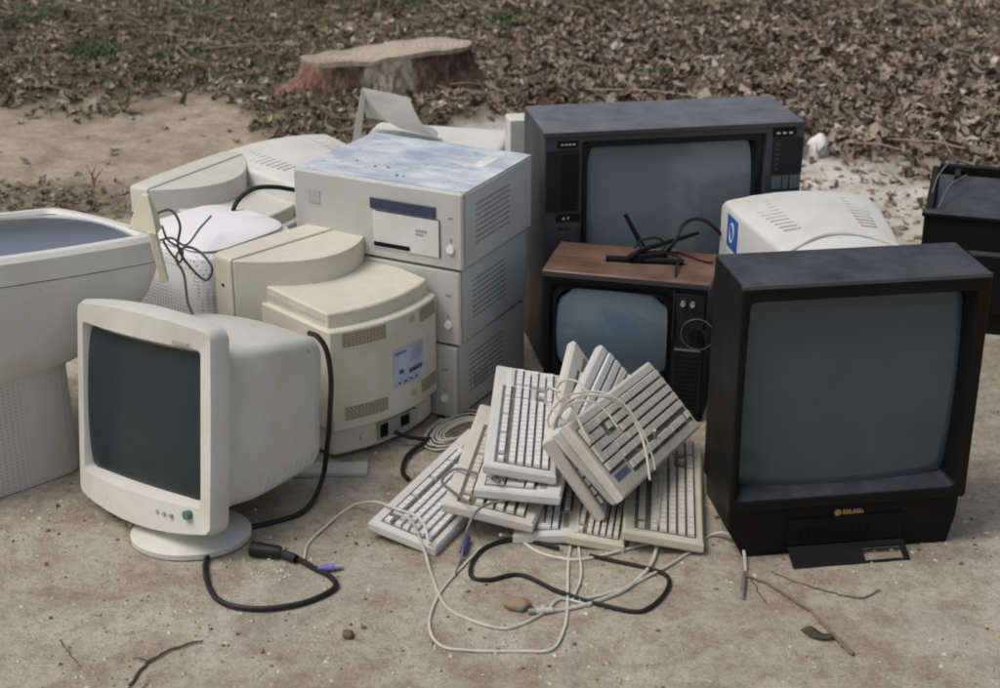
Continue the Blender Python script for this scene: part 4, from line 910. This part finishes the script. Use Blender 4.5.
# ------------------------------------------------------------------ keyboards
KL, KW, KT = .44, .165, .026
KG = 'old computer keyboards heaped on the ground'
def key(b, x, y, w_, d_, z, h=.0075):
    i = .0011
    b.hexa([(x, y, z), (x + w_, y, z), (x + w_, y + d_, z), (x, y + d_, z), (x + i, y + i, z + h), (x + w_ - i, y + i, z + h), (x + w_ - i, y + d_ - i, z + h), (x + i, y + d_ - i, z + h)])
def make_keyboard(label, casem, keym, modm, wellm, curved=False, L_=KL, W_=KW, cordm=None, led=True):
    """local: x right, y away from the typist, top near z = 0 so that the given plane is the key plane"""
    t = thing('keyboard', label, 'keyboard', (0, 0, 0), (0, 0, 0), KG)
    b_ = MB(); n = 16; lo, md, hi = [], [], []
    hx, hy = L_ / 2, W_ / 2
    ring = []
    for i in range(n + 1): u = i / n * 2 - 1; ring.append((u * hx, -hy - (.012 * (1 - u * u) if curved else 0)))
    ring += [(hx, 0)] + [(hx - 2 * hx * i / n, hy) for i in range(n + 1)] + [(-hx, 0)]
    def lp(s, z): return [Vector((x * (1 - s / hx), y * (1 - s / hy), z + (.006 * (y / hy)))) for x, y in ring]
    b_.loft([lp(.006, -KT), lp(.0, -KT + .006), lp(.0, -.006), lp(.004, -.0005), lp(.009, 0.0)], True, True)
    b_.build('case', casem, t, .001, 1)
    kx0, ky0 = -hx + .016, -hy + .020; u = (L_ - .032) / 22.8; rowd = (W_ - .046) / 6.35
    def zt_(y): return .006 * (y / hy)
    rows = [(0, [1.4, 1.1, 1.2, 5.8, 1.2, 1.1, 1.1, 2.1], 1), (1, [2.2] + [1] * 10 + [2.8], 0), (2, [1.75] + [1] * 11 + [2.25], 0), (3, [1.5] + [1] * 12 + [1.5], 0), (4, [1] * 13 + [2], 0), (5.35, [1, -.9, 1, 1, 1, 1, -.5, 1, 1, 1, 1, -.5, 1, 1, 1, 1.1], 0)]
    wl = MB()
    def well(xa, xb, ra, rb):
        ya, yb = ky0 + ra * rowd - .003, ky0 + rb * rowd + .003
        wl.hexa([(xa, ya, zt_(ya) - .002), (xb, ya, zt_(ya) - .002), (xb, yb, zt_(yb) - .002), (xa, yb, zt_(yb) - .002), (xa, ya, zt_(ya) + .0008), (xb, ya, zt_(ya) + .0008), (xb, yb, zt_(yb) + .0008), (xa, yb, zt_(yb) + .0008)])
    well(kx0 - .003, kx0 + 15 * u + .002, 0, 5); well(kx0 + 15.25 * u, kx0 + 18.4 * u, 3, 5); well(kx0 + 15.25 * u, kx0 + 18.4 * u, 0, 2); well(kx0 + 18.65 * u, kx0 + 22.8 * u + .002, 0, 5); well(kx0 - .003, kx0 + 18.4 * u, 5.35, 6.35)
    wl.build('key_well', wellm, t)
    for r, keys, _ in rows:
        kb_ = MB(); x = kx0
        y = ky0 + r * rowd
        for k in keys:
            if k > 0: key(kb_, x, y, k * u - .0005, rowd - .0042, zt_(y) - .001, .0085)
            x += abs(k) * u
        if r in (3, 4) or r > 5:
            for i in range(3): key(kb_, kx0 + (15.3 + i) * u, y, u - .0005, rowd - .0042, zt_(y) - .001, .0085)
        kb_.build('key_row', keym, t)
    ar = MB()
    for i in range(3): key(ar, kx0 + (15.3 + i) * u, ky0, u - .0005, rowd - .0042, zt_(ky0) - .001, .0085)
    key(ar, kx0 + 16.3 * u, ky0 + rowd, u - .0005, rowd - .0042, zt_(ky0 + rowd) - .001, .0085); ar.build('arrow_keys', modm, t)
    nb = MB()
    for r in range(5):
        for i in range(4):
            if i == 3 and r in (1, 3): continue
            y = ky0 + r * rowd; tall = 2 if i == 3 and r in (0, 2) else 1
            if r == 0 and i == 1: continue
            key(nb, kx0 + (18.75 + i) * u, y, (2 if (r == 0 and i == 0) else 1) * u - .0005, rowd * tall - .0030, zt_(y) - .001, .0085)
    nb.build('number_pad', modm, t)
    if led:
        lb_ = MB(); y = ky0 + 5.45 * rowd; lb_.hexa([(kx0 + 18.9 * u, y, zt_(y)), (kx0 + 22.5 * u, y, zt_(y)), (kx0 + 22.5 * u, y + .013, zt_(y)), (kx0 + 18.9 * u, y + .013, zt_(y)), (kx0 + 18.9 * u, y, zt_(y) + .0016), (kx0 + 22.5 * u, y, zt_(y) + .0016), (kx0 + 22.5 * u, y + .013, zt_(y) + .0026), (kx0 + 18.9 * u, y + .013, zt_(y) + .0026)])
        lb_.build('indicator_panel', led if led is not True else SLOTG, t)
    return t
def place_kb(t, org, eul, dims, flip=False, tz=.0085):
    """org is the near right corner of the key plane, x axis of the plane runs away along the long side, y to the left"""
    Rm = Euler([R(a) for a in eul], 'XYZ').to_matrix()
    c = Vector(org) + Rm @ Vector((dims[0] / 2, dims[1] / 2, -tz))
    if flip: Rm = Rm @ Matrix.Rotation(math.pi, 3, 'Z')
    t.location = c; t.rotation_euler = Rm.to_euler()
    s = (dims[0] / KL, dims[1] / KW, 1); t.scale = s
KW_ = plastic('keyboard_white', (.60, .60, .58), .5, amount=.3, scale=14); KB_ = plastic('keyboard_beige', (.54, .525, .47), .5, amount=.35, scale=14)
KY_ = plastic('keyboard_yellowed', (.56, .54, .43), .5, amount=.35, scale=14); KC_ = plastic('keyboard_cream', (.60, .585, .53), .5, amount=.35, scale=14)
KEYW = plastic('keys_white', (.70, .70, .71), .45, amount=.25, scale=16); KEYB = plastic('keys_beige', (.60, .585, .53), .45, amount=.3, scale=16); KEYG = plastic('keys_grey_tan', (.50, .48, .42), .45, amount=.3, scale=16)
WELL = flat('key_well_grey', (.17, .165, .155), .8, spec=.1); WELLB = flat('key_well_brown', (.18, .16, .125), .8, spec=.1)  # grey and brown beds that the key rows stand in
k1 = make_keyboard('white keyboard flat on the ground, leftmost of the heap', KW_, KEYW, KEYW, WELL); place_kb(k1, (-.121, 2.612, .034), (4.5, -1.5, 64.4), (.43, .149))
k5 = make_keyboard('white keyboard at the bottom of the heap, its blank grey end toward the cables', KW_, KEYW, KEYW, WELL); place_kb(k5, (.153, 2.649, .034), (1.0, 0, 84.3), (.40, .129), True)
k6 = make_keyboard('yellowed keyboard mostly hidden at the bottom of the heap between two others', KY_, KEYB, KEYB, WELLB); place_kb(k6, (.238, 2.627, .033), (1.0, 0, 81.6), (.41, .112))
k10 = make_keyboard('yellowish keyboard lying at the right foot of the heap beside the black television', KY_, KEYB, KEYB, WELLB); place_kb(k10, (.389, 2.611, .045), (3.2, 0.5, 84.2), (.448, .157))
k2 = make_keyboard('cream keyboard with rounded front edge, second layer of the heap on the left', KC_, KEYB, KEYG, WELLB, True); place_kb(k2, (.066, 2.649, .066), (6.9, -.3, 81.5), (.448, .179))
k3 = make_keyboard('white keyboard directly under the topmost left keyboard, only its near end showing', KW_, KEYW, KEYW, WELL); place_kb(k3, (.117, 2.667, .104), (5.4, -3.2, 80.4), (.407, .169), True)
k4 = make_keyboard('clean white keyboard on top of the heap at the left, long rows pointing away', KW_, KEYW, KEYW, WELL, led=KEYW); place_kb(k4, (.110, 2.695, .146), (4.0, -1.8, 86.8), (.443, .143))
k8 = make_keyboard('cream keyboard steeply tilted, lowest and leftmost of the three leaning ones', KC_, KEYB, KEYB, WELLB); place_kb(k8, (.218, 2.684, .052), (53.2, -3.9, 81.3), (.427, .200))
k9 = make_keyboard('white tilted keyboard sandwiched between the two other leaning ones', KW_, KEYW, KEYW, WELL); place_kb(k9, (.2335, 2.668, .092), (51.2, -.6, 75.7), (.433, .181), True)
k7 = make_keyboard('grey beige keyboard leaning on top at the right with a dark blue indicator corner', KB_, KEYB, KEYB, WELLB, led=flat('indicator_blue_grey', (.10, .13, .20), .5)); place_kb(k7, (.234, 2.604, .130), (48.5, 5.5, 64.1), (.446, .176), True)

# loose cables around the keyboards
def cable(name, pxs, r, mat, label, extra=()):
    b_ = MB(); b_.tube(wcable(pxs, r), r, 8)
    for e in extra: b_.tube(wcable(e, r), r, 8)
    o = b_.build(name, mat); tag(o, label, 'cable'); return o
cable('cable', [(303, 560), (308, 545), (325, 527), (350, 508), (375, 502, .04), (395, 508, .055), (420, 520, .055), (430, 545, .03)], .0028, CORDW, 'thin white cable curving from the purple plug over the leftmost keyboard')
cable('cable', [(395, 512, .056), (412, 520, .056), (423, 545, .02), (432, 575), (445, 605), (470, 620), (500, 628), (520, 625), (545, 612), (560, 600), (590, 606)], .0030, CORDB, 'beige cable winding from the leftmost keyboard down to the grey connector',)
cable('cable', [(480, 548), (455, 575), (436, 600), (430, 625), (440, 645), (470, 650), (520, 652), (552, 650), (565, 630), (568, 600), (569, 560), (570, 545)], .0028, CORDW, 'pale cable forming the big lowest loop in front of the keyboards')
cable('cable', [(655, 430, .16), (660, 470, .06), (659, 520, .045), (657, 545, .01), (650, 568), (628, 588), (600, 600), (572, 608), (548, 611)], .0040, CORDB, 'thick beige cable dropping from the yellowish keyboard to a grey connector')
cable('cable', [(500, 535, .02), (515, 538), (540, 552), (570, 560), (600, 556), (640, 546), (650, 543)], .0032, CORDW, 'thick pale cable lying along the front of the keyboard heap')
cable('cable', [(580, 600), (620, 590), (660, 570), (690, 552), (712, 536), (728, 534, .02), (740, 545, .02), (745, 562, .006), (744, 580)], .0032, CORDB, 'beige cable curling up at the left foot of the black television', )
cable('cable', [(578, 545), (580, 575), (572, 600)], .0026, CORDW, 'short pale cable running straight down beside the lowest loop')
cable('black_cable', [(560, 548, .006), (520, 540), (490, 545), (474, 560), (473, 577), (490, 580), (520, 575), (560, 592), (600, 605), (630, 611), (650, 608), (665, 592), (668, 578), (655, 570), (620, 562), (590, 556)], .0042, CORD, 'black cable looped flat on the sand before the keyboards')
b_ = MB()
for k_ in range(7):
    a, bq, tt = 33 - k_ * 2.6 + rnd.uniform(-1, 1), 15 - k_ * 1.5 + rnd.uniform(-.6, .6), -.42 + rnd.uniform(-.06, .06)
    pts = []
    for i in range(25):
        an_ = i / 24 * 6.283; ex, ey = a * math.cos(an_), bq * math.sin(an_); pts.append(g(453 + k_ * 1.2 + ex * math.cos(tt) - ey * math.sin(tt), 430 + ex * math.sin(tt) + ey * math.cos(tt), .006 + .003 * k_))
    b_.tube(smooth_path(pts, 2), .0026, 6)
b_.tube(smooth_path([g(484, 418, .03), g(493, 412, .05), g(500, 408, .08), g(510, 404, .12)], 6), .0032, 6)
tag(b_.build('coiled_cable', CORDB), 'bundle of pale cable coiled beside the beige monitor and the top left keyboard', 'cable')
b_ = MB()
def wp(*a): return [gy(x, y, Y) for x, y, Y in a]
b_.tube(smooth_path(wp((556, 432, 2.74), (560, 412, 2.72), (575, 398, 2.66), (596, 395, 2.60), (616, 402, 2.60), (634, 420, 2.60), (645, 448, 2.56), (650, 480, 2.50)), 8), .0024, 7)
b_.tube(smooth_path(wp((552, 440, 2.75), (557, 418, 2.72), (572, 404, 2.66), (590, 401, 2.62), (605, 410, 2.60), (618, 428, 2.58)), 8), .0022, 7)
b_.tube(smooth_path(wp((590, 396, 2.66), (578, 382, 2.72), (563, 381, 2.74), (556, 392, 2.74), (562, 404, 2.72), (574, 400, 2.68)), 8), .0022, 7)
b_.tube(smooth_path(wp((553, 436, 2.74), (548, 420, 2.75), (556, 405, 2.74), (568, 396, 2.70), (585, 392, 2.66), (604, 393, 2.62), (625, 405, 2.60), (642, 430, 2.58), (652, 455, 2.56), (655, 470, 2.54)), 8), .0019, 7)
b_.tube(smooth_path(wp((560, 392, 2.73), (548, 388, 2.75), (546, 402, 2.75), (556, 412, 2.73), (565, 424, 2.70)), 8), .0026, 7)
b_.tube(smooth_path(wp((566, 398, 2.70), (575, 412, 2.68), (583, 430, 2.63), (590, 442, 2.61)), 8), .0026, 7)
tag(b_.build('cable_bundle', CORDB), 'beige cables tied in loops over the leaning keyboards', 'cable')
cable('grey_cable', [(470, 505, .10), (450, 490, .09), (442, 480, .08), (455, 470, .09), (480, 475, .10), (500, 482, .12)], .0028, CORDG, 'thin grey cable bent over the rounded cream keyboard')
cable('grey_cable', [(505, 500, .10), (480, 508, .09), (468, 530, .06), (462, 555, .01), (455, 575)], .0028, CORDG, 'thin grey cable hanging from the rounded cream keyboard to the sand')
cable('black_cable', [(395, 432, .04), (415, 438, .02), (440, 440, .01), (462, 443, .008), (480, 440)], .0050, CORD, 'black cable running from the beige monitor toward the coiled cable', [[(428, 441, .01), (408, 455, .008), (402, 470, .006), (408, 480, .006)]])
cable('black_cable', [(438, 416, .008), (455, 419, .008), (475, 414, .008)], .0045, CORD, 'short black cable end at the foot of the computer stack')
# plugs
def plug(a, b, r, mat, label, tip=True):
    t = thing('cable_plug', label, 'plug', a, (0, 0, 0)); v = b - a
    b_ = MB(); b_.tube([Vector((0, 0, 0)), v * .25, v], r, 12, taper=(.75, 1)); b_.build('sleeve', mat, t)
    if tip: b_ = MB(); b_.tube([v, v * 1.45], r * .75, 12); b_.build('metal_tip', STEEL, t)
plug(g(318, 569, .008), g(334, 567, .008), .0075, PURPLE, 'purple round plug beside the black power cord on the sand')
plug(g(462, 553, .010), g(467, 538, .010), .0075, BLUEPLUG, 'dark blue plug on the sand below the rounded cream keyboard', False)
plug(g(553, 610, .007), g(536, 611, .007), .0065, CORDW, 'pale grey connector on the sand at the end of the thick beige cable')
plug(g(744, 572, .008), g(743, 590, .006), .0048, CORDG, 'thin grey plug at the end of the cable by the black television')
